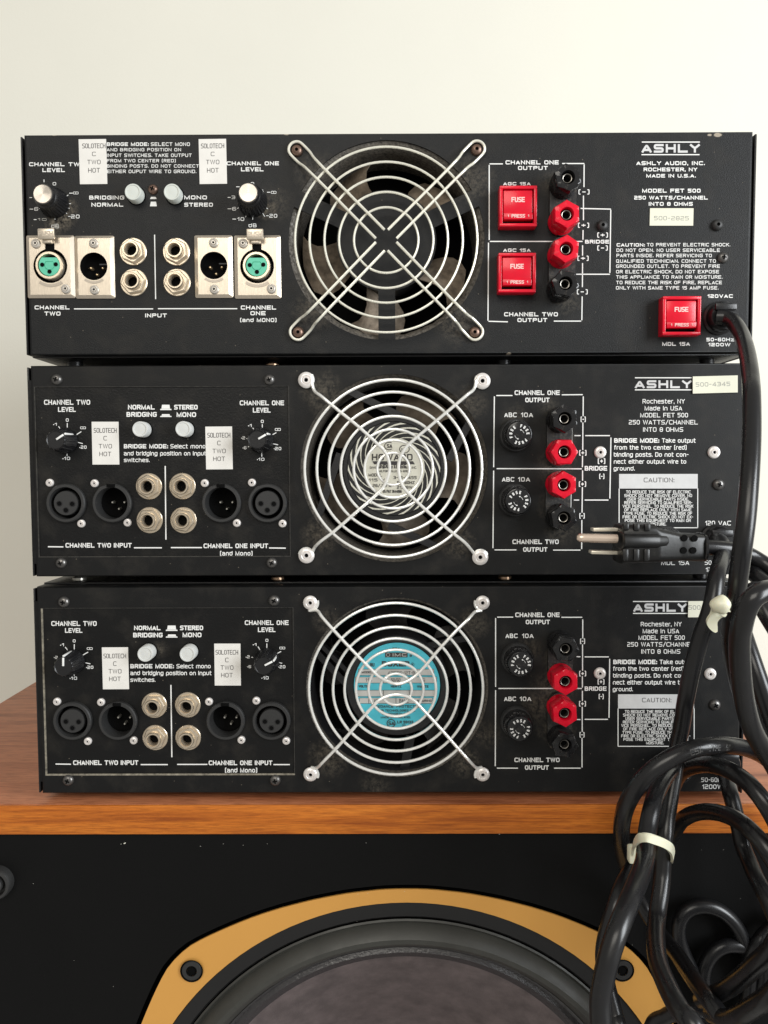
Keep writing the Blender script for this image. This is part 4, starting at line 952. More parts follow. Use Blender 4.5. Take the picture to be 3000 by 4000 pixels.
S2.update(out=W2x, fuses=[(258, 457, R(78)), (252, 832, R(150))], tp=[(482, 330, 640, 140), (475, 665, 985, 140)], posts=[(515, 368, False, .45), (513, 556, True, 0.), (510, 742, True, .5), (510, 928, False, .35)],
          logo=[(909, 1229, 152, 197), (909, 138, 1230, 138), (909, 206, 1230, 206)], rr=[(716, 558, 34), (1358, 558, 35)], rs=(1385, 740, 33), box=(820, 680, 1263, 983, 762), ct=(959, 1131, 701, 727),
          cl=(773, 20.1, 17), cw=((859, 1223), (849, 1231), (863, 1213), (849, 1232), (840, 1238), (850, 1227), (845, 1232), (840, 1237), (852, 1224), (985, 1085)),
          rtext=[([('CHANNEL ONE', 231, 486, 209, 235), ('OUTPUT', 291, 428, 250, 276), ('CHANNEL TWO', 219, 480, 1049, 1075), ('OUTPUT', 279, 416, 1093, 1118), ('BRIDGE', 626, 753, 635, 661)], .22),
                 ([('ABC', 173, 243, 334, 360), ('10A', 267, 335, 334, 360), ('ABC', 160, 229, 698, 723), ('10A', 250, 318, 698, 723)], .19),
                 ([('(-)', 603, 632, 358, 386), ('(+)', 595, 636, 547, 575), ('(+)', 593, 634, 723, 751), ('(-)', 596, 626, 902, 930), ('(+)', 700, 742, 593, 622), ('(-)', 708, 737, 680, 707)], .18),
                 ([('Rochester, NY', 952, 1190, 258, 283), ('Made In USA', 964, 1175, 297, 322), ('MODEL FET 500', 939, 1208, 336, 361), ('250 WATTS/CHANNEL', 875, 1264, 376, 401), ('INTO 8 OHMS', 955, 1181, 417, 442)], .14),
                 ([('BRIDGE MODE:', 792, 1046, 479, 504)], .24),
                 ([('Take output', 1061, 1251, 479, 504), ('from the two center (red)', 792, 1200, 518, 543), ('binding posts. Do not con-', 790, 1211, 558, 583), ('nect either output wire to', 790, 1198, 598, 622), ('ground.', 789, 908, 637, 661)], .16),
                 ([('120 VAC', 1305, 1450, 944, 970), ('MDL 15A', 1057, 1215, 1168, 1193), ('50-60Hz', 1303, 1440, 1167, 1192), ('1200W', 1308, 1425, 1207, 1232)], .15)])
output_side(A2, 'F', S2)
sticker(A2, 'F', 1234, 128, 1487, 224, [('F', '500-4345', 1252, 1446, 162, 186)], 'cream_tape', 'grey_ink', .15, d=.0006, tilt=-.022)
strain_relief(A2, 2812, 2114); round_fuse(A2, 'F', 1125, 1075, R(20))

# ---- bottom
Z3 = .0003; H3 = .1278
A3 = empty('amplifier', (0, 0, Z3), 'bottom black rack amplifier on the cabinet, with a blue motor label behind its fan guard', 'amplifier', 'stacked rack amplifiers')
dust3 = [pt(Z3, 'H', 330, 300)+(.010, .6), pt(Z3, 'H', 1400, 330)+(.011, .8), pt(Z3, 'H', 345, 1330)+(.014, .9), pt(Z3, 'H', 1340, 1340)+(.013, .9), pt(Z3, 'H', 700, 1530)+(.012, .4), pt(Z3, 'I', 470, 520)+(.012, .9),
         pt(Z3, 'I', 460, 700)+(.018, 1.), pt(Z3, 'I', 380, 760)+(.014, .8), pt(Z3, 'I', 470, 900)+(.013, .9), pt(Z3, 'I', 330, 450)+(.010, .6), pt(Z3, 'H', 1500, 1150)+(.012, .6)]
S3 = dict(plate=(246, 211, 1584, 1119), fan=(851, 808, 682), rim=1.9, pm=panel_mat('panel_satin_black', (.0100, .0102, .0106), .46, dust3, .2, 1600.),
          screws=[(340, 184, 31), (1479, 176, 31), (364, 1149, 31), (1485, 1149, 31)], knobs=[(341, 534, 88), (1424, 527, 27)], buttons=[(783, 464), (1011, 464)], br=43,
          xlr=[(387, 828, True), (633, 828, False), (1216, 828, False), (1464, 828, True)], xr=106, rv=22,
          rivets=[(305, 722), (543, 725), (472, 936), (720, 932), (1127, 722), (1383, 717), (1302, 929), (1545, 934)], jacks=[(832, 741), (837, 916), (1013, 739), (1015, 916)], jr=70,
          text=[([('CHANNEL TWO', 277, 522, 285, 311), ('LEVEL', 351, 445, 323, 348)], .2), ([('CHANNEL ONE', 1322, 1559, 281, 306), ('LEVEL', 1393, 1488, 319, 344)], .2),
                ([('NORMAL', 724, 867, 310, 334), ('BRIDGING', 719, 878, 348, 373), ('STEREO', 972, 1097, 309, 334), ('MONO', 986, 1088, 347, 372)], .24), ([('BRIDGE MODE:', 704, 939, 517, 540)], .24),
                ([('Select mono', 953, 1138, 517, 540), ('and bridging position on input', 704, 1142, 554, 577), ('switches.', 704, 839, 591, 613)], .16),
                ([('0', 393, 408, 384, 400), ('1', 333, 345, 405, 421), ('@', 469, 500, 427, 440), ('2', 298, 312, 473, 489), ('20', 472, 504, 526, 543), ('10', 383, 416, 585, 602)], .2),
                ([('0', 1434, 1449, 381, 397), ('1', 1374, 1385, 404, 420), ('@', 1509, 1540, 424, 437), ('2', 1335, 1349, 470, 486), ('6', 1342, 1356, 523, 539), ('20', 1510, 1541, 523, 540), ('10', 1420, 1451, 583, 600)], .2),
                ([('CHANNEL TWO INPUT', 395, 747, 1037, 1062), ('CHANNEL ONE INPUT', 1127, 1471, 1038, 1063)], .22), ([('(and Mono)', 1215, 1389, 1078, 1103)], .18)],
          ticks=[(401, 410, 401, 440), (352, 425, 366, 443), (445, 470, 476, 452), (462, 510, 488, 516), (401, 572, 401, 580), (325, 415, 330, 415), (291, 482, 296, 482), (465, 536, 470, 536), (376, 595, 381, 595), (1365, 413, 1371, 413), (1327, 480, 1332, 480), (1335, 532, 1340, 532), (1503, 533, 1508, 533), (1412, 593, 1417, 593),
                 (1441, 406, 1441, 434), (1393, 423, 1404, 440), (1357, 480, 1367, 481), (1490, 463, 1518, 449), (1498, 507, 1524, 513), (1437, 572, 1437, 580), (316, 500, 325, 493)],
          lines=[(923, 630, 928, 1020), (300, 1057, 383, 1058), (760, 1060, 906, 1060), (957, 1059, 1120, 1059), (1477, 1060, 1565, 1060)],
          icons=[(903, 309, 951, 330, 3), (895, 331, 959, 338, 2), (905, 357, 951, 367, 3), (895, 368, 959, 374, 2)])
S3['pm2'] = panel_mat('socket_plate_black', (.0085, .0087, .0090), .40, [pt(Z3, 'G', 870, 440)+(.006, .5)], .3, 900.)
cc3, hr3 = lower_amp(A3, Z3, H3, 'G', 'H', 'I', S3); put_controls(A3, 'G', S3)
LG = (('SOLOTECH', 559, 681, 461, 486), ('C', 611, 629, 503, 527), ('TWO', 586, 656, 544, 568), ('HOT', 589, 652, 585, 609))
solo(A3, 'G', 554, 426, 0, 0, 141, 226, LG, PD); solo(A3, 'G', 554, 426, 605, -20, 141, 226, LG, PD)
fan3, c3 = fan_body(A3, 'H', 851, 808, 682, 'fan_black', 0)
part('dust_roll', lathe([(hr3+.0003, -.0014), (hr3-.0012, -.0022), (hr3-.0022, -.006)], 80, cap1=False), 'rim_dust', fan3, c3)
fan_blades(fan3, c3, (20, 92, 164, 236, 308), .030, hr3-.0050, 'blade_dark', .016, .034, 40)
HR = size('H', 392)
part('motor_hub', lathe([(HR, -.030), (HR, -.008), (HR-.0010, -.006), (size('H', 335), -.0058), (size('H', 330), -.0070)], 72), 'fan_black', fan3, c3)
def E3(x, y): p = at('H', x, y, -.010); return (p.x-c3.x, p.z-c3.z)
for (xa, ya, xb, yb, w) in ((520, 820, 225, 505, .0040), (560, 750, 255, 455, .0026), (1040, 500, 1450, 415, .0040), (950, 1150, 885, 1500, .0056)):
    part('fan_strut', bar(E3(xa, ya), E3(xb, yb), w, .008, .0085), 'black_plastic', fan3, c3, smooth=0)
d3 = -.0068
lb3 = part('motor_label', lathe([(size('H', 326), d3), (size('H', 326), d3+.0003)], 72), 'label_blue', fan3, c3)
def lbl_rect(par, k, x0, y0, x1, y1, d, m='label_silver'):
    o = WL[par.name]; P = [at(k, x, y, d)-o for x, y in ((x0, y1), (x1, y1), (x1, y0), (x0, y0))]; part('label_field', ([tuple(p) for p in P], [(0, 1, 2, 3)]), m, par, o, smooth=0)
da = d3+.0004
for r in ((568, 669, 1120, 711), (545, 726, 1140, 768), (548, 824, 1140, 866), (575, 880, 1110, 918)):
    lbl_rect(lb3, 'H', r[0]-3, r[1]-3, r[2]+3, r[3]+3, da, 'ink'); lbl_rect(lb3, 'H', *r, da+.00005)
for r in ((748, 726, 752, 768), (938, 726, 942, 768), (748, 824, 752, 866), (938, 824, 942, 866), (840, 880, 844, 918), (640, 880, 644, 918)): lbl_rect(lb3, 'H', *r, da+.0001, 'ink')
lbl_rect(lb3, 'H', 762, 544, 928, 580, da, 'ink')
db = da+.00014
label_text(lb3, 'H', [('IMC', 818, 920, 550, 574)], .24, db, 'label_silver'); label_text(lb3, 'H', [('674', 815, 870, 508, 528), ('BOXER', 738, 942, 608, 648)], .3, db)
label_text(lb3, 'H', [('B', 944, 960, 560, 576), ('MODEL', 590, 668, 682, 698), ('VOLTS', 568, 634, 784, 802), ('HERTZ', 805, 882, 786, 802), ('WATTS', 998, 1082, 786, 804), ('BEARING', 998, 1106, 892, 909), ('LR 59133', 852, 970, 1047, 1067)], .24, db)
label_text(lb3, 'H', [('4715PS-12T-B10', 782, 1012, 682, 706), ('115', 618, 664, 734, 760), ('50/60', 806, 875, 734, 760), ('16', 1020, 1056, 736, 760), ('AC', 680, 712, 886, 910), ('BALL', 866, 936, 886, 914)], .13, db)
label_text(lb3, 'H', [('IMPEDANCE', 660, 824, 932, 951), ('PROTECTED', 846, 1020, 932, 951), ('IMB TECHNOLOGIES INC.', 715, 985, 964, 980), ('CHATSWORTH CA.', 742, 930, 988, 1004), ('MADE IN THAILAND.', 730, 950, 1014, 1029), ('RU', 650, 684, 622, 648)], .2, db)
for (x, y, r) in ((806, 1066, 30), (900, 1083, 12), (964, 634, 13), (840, 1070, 6), (784, 562, 13)):
    V = []; F = []; cL = at('H', x, y, db+.00002); rs = size('H', r); P = [(rs*math.cos(2*math.pi*i/28), rs*math.sin(2*math.pi*i/28), False) for i in range(28)]
    ribbon(P, True, rs*.22, V, F, lambda q, yo: (q.x, 0, q.y), 0, 0); part('label_mark', (V, F), 'ink' if y != 562 else 'label_silver', lb3, cL, smooth=0)
label_text(lb3, 'H', [('SA', 786, 830, 1052, 1080), ('R', 959, 969, 628, 640), ('S', 896, 904, 1078, 1089)], .24, db)
q = [(210, 180), (1481, 180), (212, 1446), (1482, 1446)]
toparm = curl_arm([(262, 236, .0030), (305, 292, .0080), (420, 420, TOPD), (540, 548, TOPD), (650, 658, TOPD), (730, 730, TOPD), (850, 776, TOPD), (962, 733, TOPD), (1055, 645, TOPD), (1160, 520, TOPD), (1280, 390, TOPD), (1375, 298, .0080), (1425, 245, .0030)], [q[0], q[1]], (20, -95), (-100, -200), 56, 'H')
botarm = curl_arm([(262, 1392, .0030), (315, 1340, .0080), (430, 1220, TOPD), (550, 1080, TOPD), (650, 965, TOPD), (735, 885, TOPD), (850, 853, TOPD), (960, 888, TOPD), (1060, 985, TOPD), (1180, 1115, TOPD), (1290, 1240, TOPD), (1385, 1345, .0080), (1432, 1392, .0030)], [q[2], q[3]], (-20, 80), (100, 200), 56, 'H')
guard(A3, 'H', 842, 815, [118, 205, 299, 384, 470, 558, 650], .00096, W0, [toparm, botarm], 'wire_bright')
for x, y in q: rivet(A3, 'H', x, y, 53, 'rivet', .0012)
S3.update(out=[(124, 280, 124, 668), (133, 275, 223, 275), (495, 276, 612, 276), (615, 288, 615, 395), (614, 429, 614, 577), (613, 608, 613, 672), (140, 677, 610, 677), (124, 687, 122, 1115), (613, 690, 613, 748), (612, 780, 612, 922), (611, 955, 611, 1122),
               (131, 1126, 250, 1126), (453, 1126, 603, 1126), (580, 498, 602, 498), (626, 499, 762, 499), (767, 510, 763, 842), (580, 852, 602, 852), (626, 851, 757, 851), (556, 525, 556, 560)],
          fuses=[(267, 540, R(65)), (262, 905, R(132))], tp=[(488, 365, 680, 140), (484, 698, 1030, 140)], posts=[(520, 457, False, .1), (520, 642, True, .5), (516, 822, True, .45), (516, 998, False, .15)],
          logo=[(900, 1202, 198, 245), (898, 187, 1206, 187), (898, 254, 1206, 254)], rr=[(714, 594, 34), (1337, 597, 34)], rs=(1365, 773, 32), box=(814, 710, 1243, 1003, 790), ct=(949, 1114, 730, 755),
          cl=(799, 19.6, 16.5), cw=((852, 1205), (842, 1215), (856, 1200), (841, 1215), (832, 1222), (843, 1212), (838, 1216), (832, 1221), (844, 1210), (972, 1072)),
          rtext=[([('CHANNEL ONE', 235, 485, 249, 275), ('OUTPUT', 294, 430, 290, 315), ('CHANNEL TWO', 230, 485, 1067, 1092), ('OUTPUT', 289, 424, 1110, 1135), ('BRIDGE', 626, 749, 666, 690)], .22),
                 ([('ABC', 180, 248, 368, 393), ('10A', 273, 338, 368, 393), ('ABC', 172, 239, 723, 748), ('10A', 260, 325, 723, 748)], .19),
                 ([('(-)', 600, 628, 397, 425), ('(+)', 595, 634, 579, 607), ('(+)', 594, 633, 749, 777), ('(-)', 597, 625, 924, 952), ('(+)', 699, 737, 626, 653), ('(-)', 705, 733, 709, 736)], .18),
                 ([('Rochester, NY', 942, 1172, 302, 327), ('Made In USA', 953, 1158, 341, 366), ('MODEL FET 500', 929, 1190, 378, 403), ('250 WATTS/CHANNEL', 866, 1245, 416, 441), ('INTO 8 OHMS', 945, 1165, 456, 481)], .14),
                 ([('BRIDGE MODE:', 787, 1034, 515, 540)], .24),
                 ([('Take output', 1048, 1235, 515, 540), ('from the two center (red)', 786, 1183, 553, 577), ('binding posts. Do not con-', 786, 1200, 592, 616), ('nect either output wire to', 785, 1180, 630, 655), ('ground.', 784, 898, 669, 693)], .16),
                 ([('50-60Hz', 1283, 1415, 1179, 1204), ('1200W', 1288, 1404, 1218, 1243)], .15)])
output_side(A3, 'I', S3)
sticker(A3, 'I', 1208, 184, 1455, 275, [('I', '500-', 1211, 1296, 208, 233)], 'cream_tape', 'grey_ink', .15, d=.0006)
strain_relief(A3, 2836, 2985); round_fuse(A3, 'N', 2661, 3014, R(5))

# feet in the gaps
def fx_at(k, x, y): return at(k, x, y, -.022).x
feet(A1, [(fx_at('A', 410, 1338), 'black_plastic'), (fx_at('A', 1535, 1342), 'brass'), (fx_at('C', 172, 1340), 'black_plastic'), (fx_at('C', 1330, 1335), 'black_plastic')], .2674, .0052)
feet(A2, [(fx_at('G', 430, 70), 'silver_pin'), (fx_at('G', 1500, 67), 'brass'), (fx_at('I', 175, 73), 'brass'), (fx_at('I', 1290, 72), 'black_plastic')], .1350, .0060)
for y in (.03, .33):
    for x in (-.19, .19): part('foot', tube([(x, y, .0010), (x, y, -.0052)], .008, 20), 'black_plastic', A3, (0, 0, 0), smooth=40)
# ================================================================== power cords
RC = .0043
def dep(w): return max(.0085, .4614-2*RC*FOC/w)         # how far forward a cord hangs, from how thick it looks
def run(parent, pts, name='cord_run', n=8, r=RC):
    """pts: [(photo x, photo y, apparent width)]"""
    pts = list(pts)
    for rev in (False, True):
        if rev: pts.reverse()
        x, y, w = pts[-1]; j = random.uniform(-25, 25)
        if x > 3035:                      # the cord goes on outside the picture and hangs down beside the cabinet front
            pts += [(x+75+j, y+110, w), (x+120+j, y+330, w), (x+95+j*2, max(y+700, 3900), w), (x+60-j, max(y+1100, 4400), w), (x+20-j, 4900, w)]
        elif y > 4010: pts += [(x+j, y+300, w), (x+30-j, 4900, w)]
        if rev: pts.reverse()
    D = [dep(w) for x, y, w in pts]
    for _ in range(3): D = [D[0]]+[(D[i-1]+2*D[i]+D[i+1])/4 for i in range(1, len(D)-1)]+[D[-1]]
    P = [at('N', x, y, d) for (x, y, w), d in zip(pts, D)]; o = WL[parent.name]
    C = catmull([p-o for p in P], n)
    q = part(name, tube(C, r, 16), 'cord', parent, o, smooth=60); return q, [c+o for c in C]
def cord(loc, label, grp='black power cords tied in a bundle'):
    return empty('power_cable', at(*loc), label, 'power cord', grp)
K1 = cord(('N', 2840, 1245, .012), 'black power cord hanging in a long drop from the top amplifier')
run(K1, [(2800, 1240, 54), (2841, 1243, 55), (2872, 1266, 57), (2897, 1311, 60), (2913, 1359, 62), (2925, 1416, 64), (2932, 1477, 66), (2936, 1552, 68), (2936, 1700, 71), (2928, 1865, 73), (2914, 2030, 75), (2893, 2189, 75),
         (2877, 2310, 73), (2858, 2400, 68), (2850, 2490, 66), (2866, 2600, 64), (2897, 2720, 63), (2940, 2840, 64), (3000, 2960, 66), (3080, 3090, 68)])
run(K1, [(3120, 2330, 80), (3040, 2308, 84), (2980, 2312, 86), (2930, 2350, 87), (2900, 2430, 85), (2889, 2532, 82), (2900, 2690, 80), (2928, 2818, 78), (2966, 2900, 76), (3016, 2978, 75), (3085, 3070, 74)])
run(K1, [(2868, 2350, 68), (2888, 2430, 70), (2910, 2500, 72), (2942, 2595, 73), (2978, 2700, 74), (3025, 2830, 74)])
run(K1, [(2905, 2520, 68), (2930, 2620, 70), (2968, 2750, 72), (3010, 2870, 72), (3065, 3000, 72)])
run(K1, [(2935, 2290, 64), (2985, 2385, 66), (3060, 2510, 68)])
run(K1, [(2880, 2215, 60), (2925, 2228, 62), (2975, 2268, 64), (3050, 2340, 66)])
K2 = cord(('N', 2818, 2120, .02), 'black power cord from the middle amplifier running down through both cream ties')
run(K2, [(2795, 2112, 54), (2812, 2114, 56), (2826, 2146, 62), (2816, 2196, 66), (2800, 2250, 68), (2788, 2330, 68), (2768, 2405, 68), (2739, 2484, 68), (2704, 2611, 67), (2678, 2737, 66), (2665, 2822, 66), (2648, 2906, 64), (2637, 3000, 63), (2614, 3136, 66), (2599, 3249, 70), (2590, 3362, 68),
         (2584, 3452, 66), (2566, 3586, 70), (2562, 3676, 74), (2573, 3766, 78), (2610, 3860, 84), (2657, 3947, 88), (2720, 4040, 90)])
run(K2, [(2622, 3092, 58), (2646, 3036, 60), (2680, 3004, 62), (2730, 2988, 64), (2785, 2988, 66), (2848, 3008, 68), (2912, 3050, 70), (2960, 3100, 71), (3005, 3165, 72), (3060, 3260, 72)])
run(K2, [(2610, 3310, 54), (2630, 3258, 58), (2656, 3212, 60), (2690, 3186, 62), (2735, 3172, 63), (2780, 3171, 64), (2829, 3181, 66), (2883, 3205, 68), (2928, 3240, 70), (2973, 3289, 71), (3012, 3345, 72), (3060, 3425, 72)])
run(K2, [(2780, 3960, 70), (2838, 3980, 76), (2890, 3966, 78), (2950, 3930, 80), (3005, 3893, 82), (3070, 3840, 84)])
K3 = cord(('N', 2836, 2985, .02), 'black power cord from the bottom amplifier coiled in big loops over the cabinet')
run(K3, [(2800, 2975, 52), (2820, 2992, 54), (2838, 3045, 60), (2856, 3110, 64), (2876, 3190, 64), (2890, 3250, 62), (2902, 3305, 62), (2928, 3368, 64), (2957, 3435, 66), (3000, 3520, 68), (3050, 3620, 70)])
j, JP = run(K3, [(3080, 3040, 60), (3020, 2985, 62), (2965, 2945, 64), (2912, 2923, 66), (2860, 2913, 68), (2806, 2911, 70), (2722, 2922, 71), (2637, 2953, 71), (2556, 3003, 71), (2497, 3062, 71), (2451, 3136, 70), (2431, 3205, 68), (2428, 3275, 65), (2434, 3339, 62), (2450, 3400, 58),
         (2482, 3480, 54), (2525, 3565, 52), (2585, 3655, 55), (2640, 3722, 62), (2682, 3785, 66), (2727, 3850, 70), (2772, 3911, 72), (2831, 3985, 74), (2890, 4050, 74)])
run(K3, [(2640, 2995, 64), (2602, 3030, 66), (2568, 3090, 70), (2546, 3160, 72), (2530, 3240, 72), (2524, 3310, 72), (2516, 3375, 76), (2485, 3460, 82), (2449, 3545, 86), (2414, 3631, 88), (2384, 3721, 88), (2361, 3812, 88), (2346, 3902, 88), (2348, 4000, 90), (2356, 4060, 90)])
run(K3, [(2540, 3330, 60), (2480, 3380, 64), (2437, 3450, 66), (2405, 3530, 68), (2376, 3620, 68), (2358, 3720, 66), (2368, 3830, 66), (2400, 3960, 70), (2416, 4050, 70)])
run(K3, [(2790, 3925, 54), (2756, 3880, 53), (2704, 3794, 52), (2663, 3703, 52), (2650, 3640, 52), (2660, 3588, 52), (2693, 3552, 53), (2747, 3540, 54), (2806, 3554, 55), (2856, 3592, 56), (2892, 3645, 56), (2916, 3710, 56), (2928, 3790, 55), (2922, 3880, 54), (2912, 3960, 54), (2905, 4040, 54)])
run(K3, [(2765, 3900, 51), (2748, 3840, 51), (2751, 3785, 51), (2772, 3738, 51), (2806, 3706, 51), (2850, 3692, 51), (2910, 3700, 51), (2955, 3730, 51), (2980, 3800, 51), (2960, 3900, 51)])
run(K3, [(2740, 3905, 66), (2772, 3893, 68), (2838, 3862, 72), (2905, 3812, 76), (2960, 3762, 78), (3010, 3715, 80), (3060, 3660, 80)])
run(K3, [(2905, 3790, 54), (2935, 3730, 58), (2966, 3676, 58), (2994, 3644, 56), (3060, 3600, 54)])
run(K3, [(2540, 4035, 60), (2600, 3972, 62), (2650, 3958, 62), (2720, 3975, 62), (2790, 4040, 62)])
# raised lettering on the loop that crosses the bottom amplifier
def cord_text(parent, P, s, px0, px1, h, off=0.0):
    d0 = min(range(len(P)), key=lambda i: (P[i]-px0).length); d1 = min(range(len(P)), key=lambda i: (P[i]-px1).length)
    if d0 > d1: seg = P[d1:d0+1][::-1]
    else: seg = P[d0:d1+1]
    L = [0]
    for a, b in zip(seg, seg[1:]): L.append(L[-1]+(b-a).length)
    gl, W = layout(s); t = h*.2; V = []; F = []; sy = h/6
    def place(q, yo):
        u = max(0, min(L[-1]*.999, q.x)); i = max(k for k in range(len(L)) if L[k] <= u); i = min(i, len(seg)-2)
        f = (u-L[i])/(L[i+1]-L[i]); c = seg[i].lerp(seg[i+1], f); T = (seg[i+1]-seg[i]).normalized()
        n = Vector((0, -1, 0)); n = (n-T*n.dot(T)).normalized(); b = n.cross(T)
        if b.z < 0: b = -b
        ph = (q.y-h/2+off)/RC
        return tuple(c+(n*math.cos(ph)+b*math.sin(ph))*(RC+.00012)-WL[parent.name])
    k = 1
    for g, gx in gl:
        for pts, cl in g: ribbon([((gx+p[0])/W*L[-1], p[1]*sy, True) for p in pts], cl, t, V, F, place, 0, 0)
    return part('raised_lettering', (V, F), 'cord_letter', parent, WL[parent.name], smooth=0)
MT['cord_letter'] = mat('raised_cord_lettering', (.10, .10, .10), .25)
# widths along the text are in glyph units, so the stroke is scaled separately
def cord_word(P, s, a, b, h=.0024, off=.0006):
    cord_text(K3, P, s, at('N', a[0], a[1], dep(70)), at('N', b[0], b[1], dep(70)), h, off)

cord_word(JP, 'CSA', (2660, 2934), (2714, 2922)); cord_word(JP, 'TYPE', (2742, 2916), (2806, 2911)); cord_word(JP, 'SJT', (2836, 2911), (2884, 2916))

# plug lying in front of the middle amplifier
PL = at('M', 800, 460, .050)
plug = empty('power_plug', PL, 'black three prong plug pointing left in front of the middle amplifier', 'power plug')
def PM(x, y, d=.050): return at('M', x, y, d)
def loft(secs, n=28, p=4.):
    V = []; F = []
    for (x, yt, yb, dh) in secs:
        a = PM(x, yt)-PL; b = PM(x, yb)-PL; c = (a+b)/2; h = abs(a.z-b.z)/2
        for i in range(n):
            t = 2*math.pi*i/n; cs, sn = math.cos(t), math.sin(t); e = 2/p
            V.append((c.x, c.y+dh*math.copysign(abs(cs)**e, cs), c.z+h*math.copysign(abs(sn)**e, sn)))
    for j in range(len(secs)-1):
        for i in range(n): F.append((j*n+i, j*n+(i+1) % n, (j+1)*n+(i+1) % n, (j+1)*n+i))
    F.append(tuple(range(n))); F.append(tuple((len(secs)-1)*n+i for i in range(n)))
    return V, F
part('plug_body', loft([(440, 318, 612, .0095), (446, 308, 616, .0105), (470, 300, 612, .011), (700, 298, 606, .011), (716, 318, 606, .0112), (740, 330, 604, .011), (905, 372, 598, .0085), (922, 378, 596, .0085), (1100, 382, 600, .0082), (1120, 388, 598, .0075), (1126, 400, 590, .006)], p=5.5), 'plug_rubber', plug, PL, smooth=40)
part('plug_ridge', loft([(436, 362, 494, .0125), (442, 356, 500, .0132), (706, 356, 500, .0132), (722, 360, 496, .0125), (780, 366, 492, .0112), (830, 380, 480, .0085)], p=3.), 'plug_rubber', plug, PL, smooth=40)
for i, (x, y0, y1) in enumerate(((505, 296, 352), (590, 300, 358), (678, 302, 360), (500, 505, 600), (588, 505, 602), (672, 505, 602))):
    a = PM(x-24, y1, .0608); b = PM(x+24, y0, .0608); part('grip_rib', shift(bevel_box(b.x-a.x, .0030, b.z-a.z, .0007), 0, 0, 0), 'plug_rubber', plug, (a+b)/2)
for x, y in ((981, 419), (1063, 421), (975, 519), (1053, 519)):
    p = PM(x, y, .0588); part('strain_hole', lathe([(.0018, 0), (.0017, .0003)], 20), 'hole', plug, p)
part('plug_collar', loft([(1100, 376, 604, .0092), (1106, 372, 608, .0096), (1122, 374, 606, .0096), (1130, 382, 600, .0085)], p=3.), 'black_gloss', plug, PL, smooth=40)
a = PM(436, 424, .056); b = PM(150, 417, .056)
part('ground_pin', tube([a, a.lerp(b, .9), b, b+(b-a).normalized()*.0015, b+(b-a).normalized()*.0026], .00235, 20, rfun=lambda t: 1 if t < .55 else (.9 if t < .8 else .45)), 'prong_round', plug, (0, 0, 0))
for (x0, y0, x1, y1, d, h) in ((232, 349, 470, 347, .047, .0017), (216, 530, 452, 535, .047, .0017)):
    a = PM(x0, y0, d); b = PM(x1, y1, d); c = (a+b)/2; ang = math.atan2(b.z-a.z, b.x-a.x)
    part('blade_prong', bevel_box((b-a).length, .0063, h*1.1, .0004), 'prong', plug, c, rot=(0, -ang, 0))
PK = cord(('M', 1240, 500, .05), 'short black cord leaving the plug and passing behind the long drop')
run(PK, [(2725, 2138, 63), (2790, 2140, 63), (2850, 2146, 63), (2895, 2155, 62.5), (2935, 2172, 62), (2975, 2196, 62), (3020, 2228, 63), (3080, 2280, 64)])

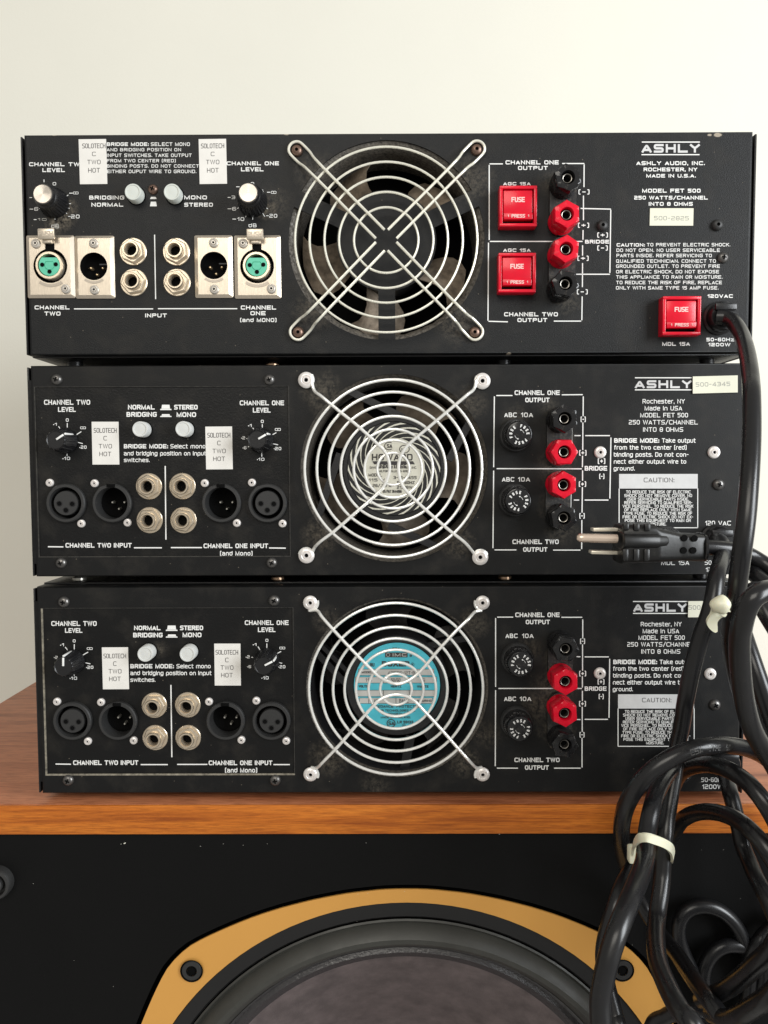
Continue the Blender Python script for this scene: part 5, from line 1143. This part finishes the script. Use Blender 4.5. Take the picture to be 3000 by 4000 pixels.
# cable ties
T1 = at('M', 1275, 955, .095)
tie1 = empty('cable_tie', T1, 'cream cable tie with knobbly head and curled tail, upper one on the cord bundle', 'cable tie', 'cream nylon cable ties')
def TM(x, y, d): return at('M', x, y, d)-T1
def blob():
    bm = bmesh.new(); bmesh.ops.create_icosphere(bm, subdivisions=3, radius=1)
    for v in bm.verts:
        v.co.x *= .0046*(1-.12*v.co.z); v.co.z *= .0045; v.co.y *= .0042; v.co *= 1+.06*math.sin(v.co.x*900)+.05*math.sin(v.co.z*1100+1)
    V = [tuple(v.co) for v in bm.verts]; F = [tuple(v.index for v in f.verts) for f in bm.faces]; bm.free(); return V, F
part('tie_head', blob(), 'tie', tie1, T1+TM(1275, 955, .108), smooth=80)
def strap(P, w, t, up):
    """flat strap along P; w half width along up, t thickness"""
    V = []; F = []
    for i, p in enumerate(P):
        T = (P[min(i+1, len(P)-1)]-P[max(i-1, 0)]).normalized(); u = (up-T*up.dot(T)).normalized(); n = T.cross(u); ww = w(i/(len(P)-1)) if callable(w) else w
        for su, sn in ((-1, -1), (1, -1), (1, 1), (-1, 1)): V.append(tuple(p+u*su*ww+n*sn*t/2))
    for i in range(len(P)-1):
        for k in range(4): F.append((4*i+k, 4*i+(k+1) % 4, 4*i+4+(k+1) % 4, 4*i+4+k))
    F.append((0, 1, 2, 3)); m = 4*(len(P)-1); F.append((m, m+1, m+2, m+3)); return V, F
part('tie_tail', strap(catmull([TM(1268, 1000, .104), TM(1245, 1035, .104), TM(1212, 1075, .102), TM(1206, 1110, .10), TM(1222, 1150, .098), TM(1238, 1176, .097)], 6), lambda t: .0038*(1-.85*t**1.6), .0012, Vector((1, 0, .25))), 'tie', tie1, T1, smooth=50)
part('tie_strap', strap(catmull([TM(1300, 960, .098), TM(1350, 966, .094), TM(1400, 968, .086), TM(1440, 972, .06)], 6), .0030, .0012, Vector((0, 0, 1))), 'tie', tie1, T1, smooth=50)
T2 = at('N', 2560, 3300, .11)
tie2 = empty('cable_tie', T2, 'cream cable tie looped round two cords in front of the cabinet top', 'cable tie', 'cream nylon cable ties')
def T(x, y, d): return at('N', 2250+.45208*x, 3000+.45208*y, d)-T2
loop = [T(492, 745, .085), T(494, 700, .100), T(505, 655, .118), T(545, 608, .130), T(610, 600, .134), T(690, 622, .132), T(770, 655, .124), T(820, 695, .112), T(836, 745, .095), T(825, 790, .080), T(760, 780, .070), T(640, 740, .068), T(540, 740, .072), T(492, 745, .085)]
part('tie_strap', strap(catmull(loop, 8), .0019, .0012, Vector((.12, -.15, 1))), 'tie', tie2, T2, smooth=50)
part('tie_head', shift(bevel_box(.0055, .005, .0085, .001), *(T(497, 740, .090))), 'tie', tie2, T2)
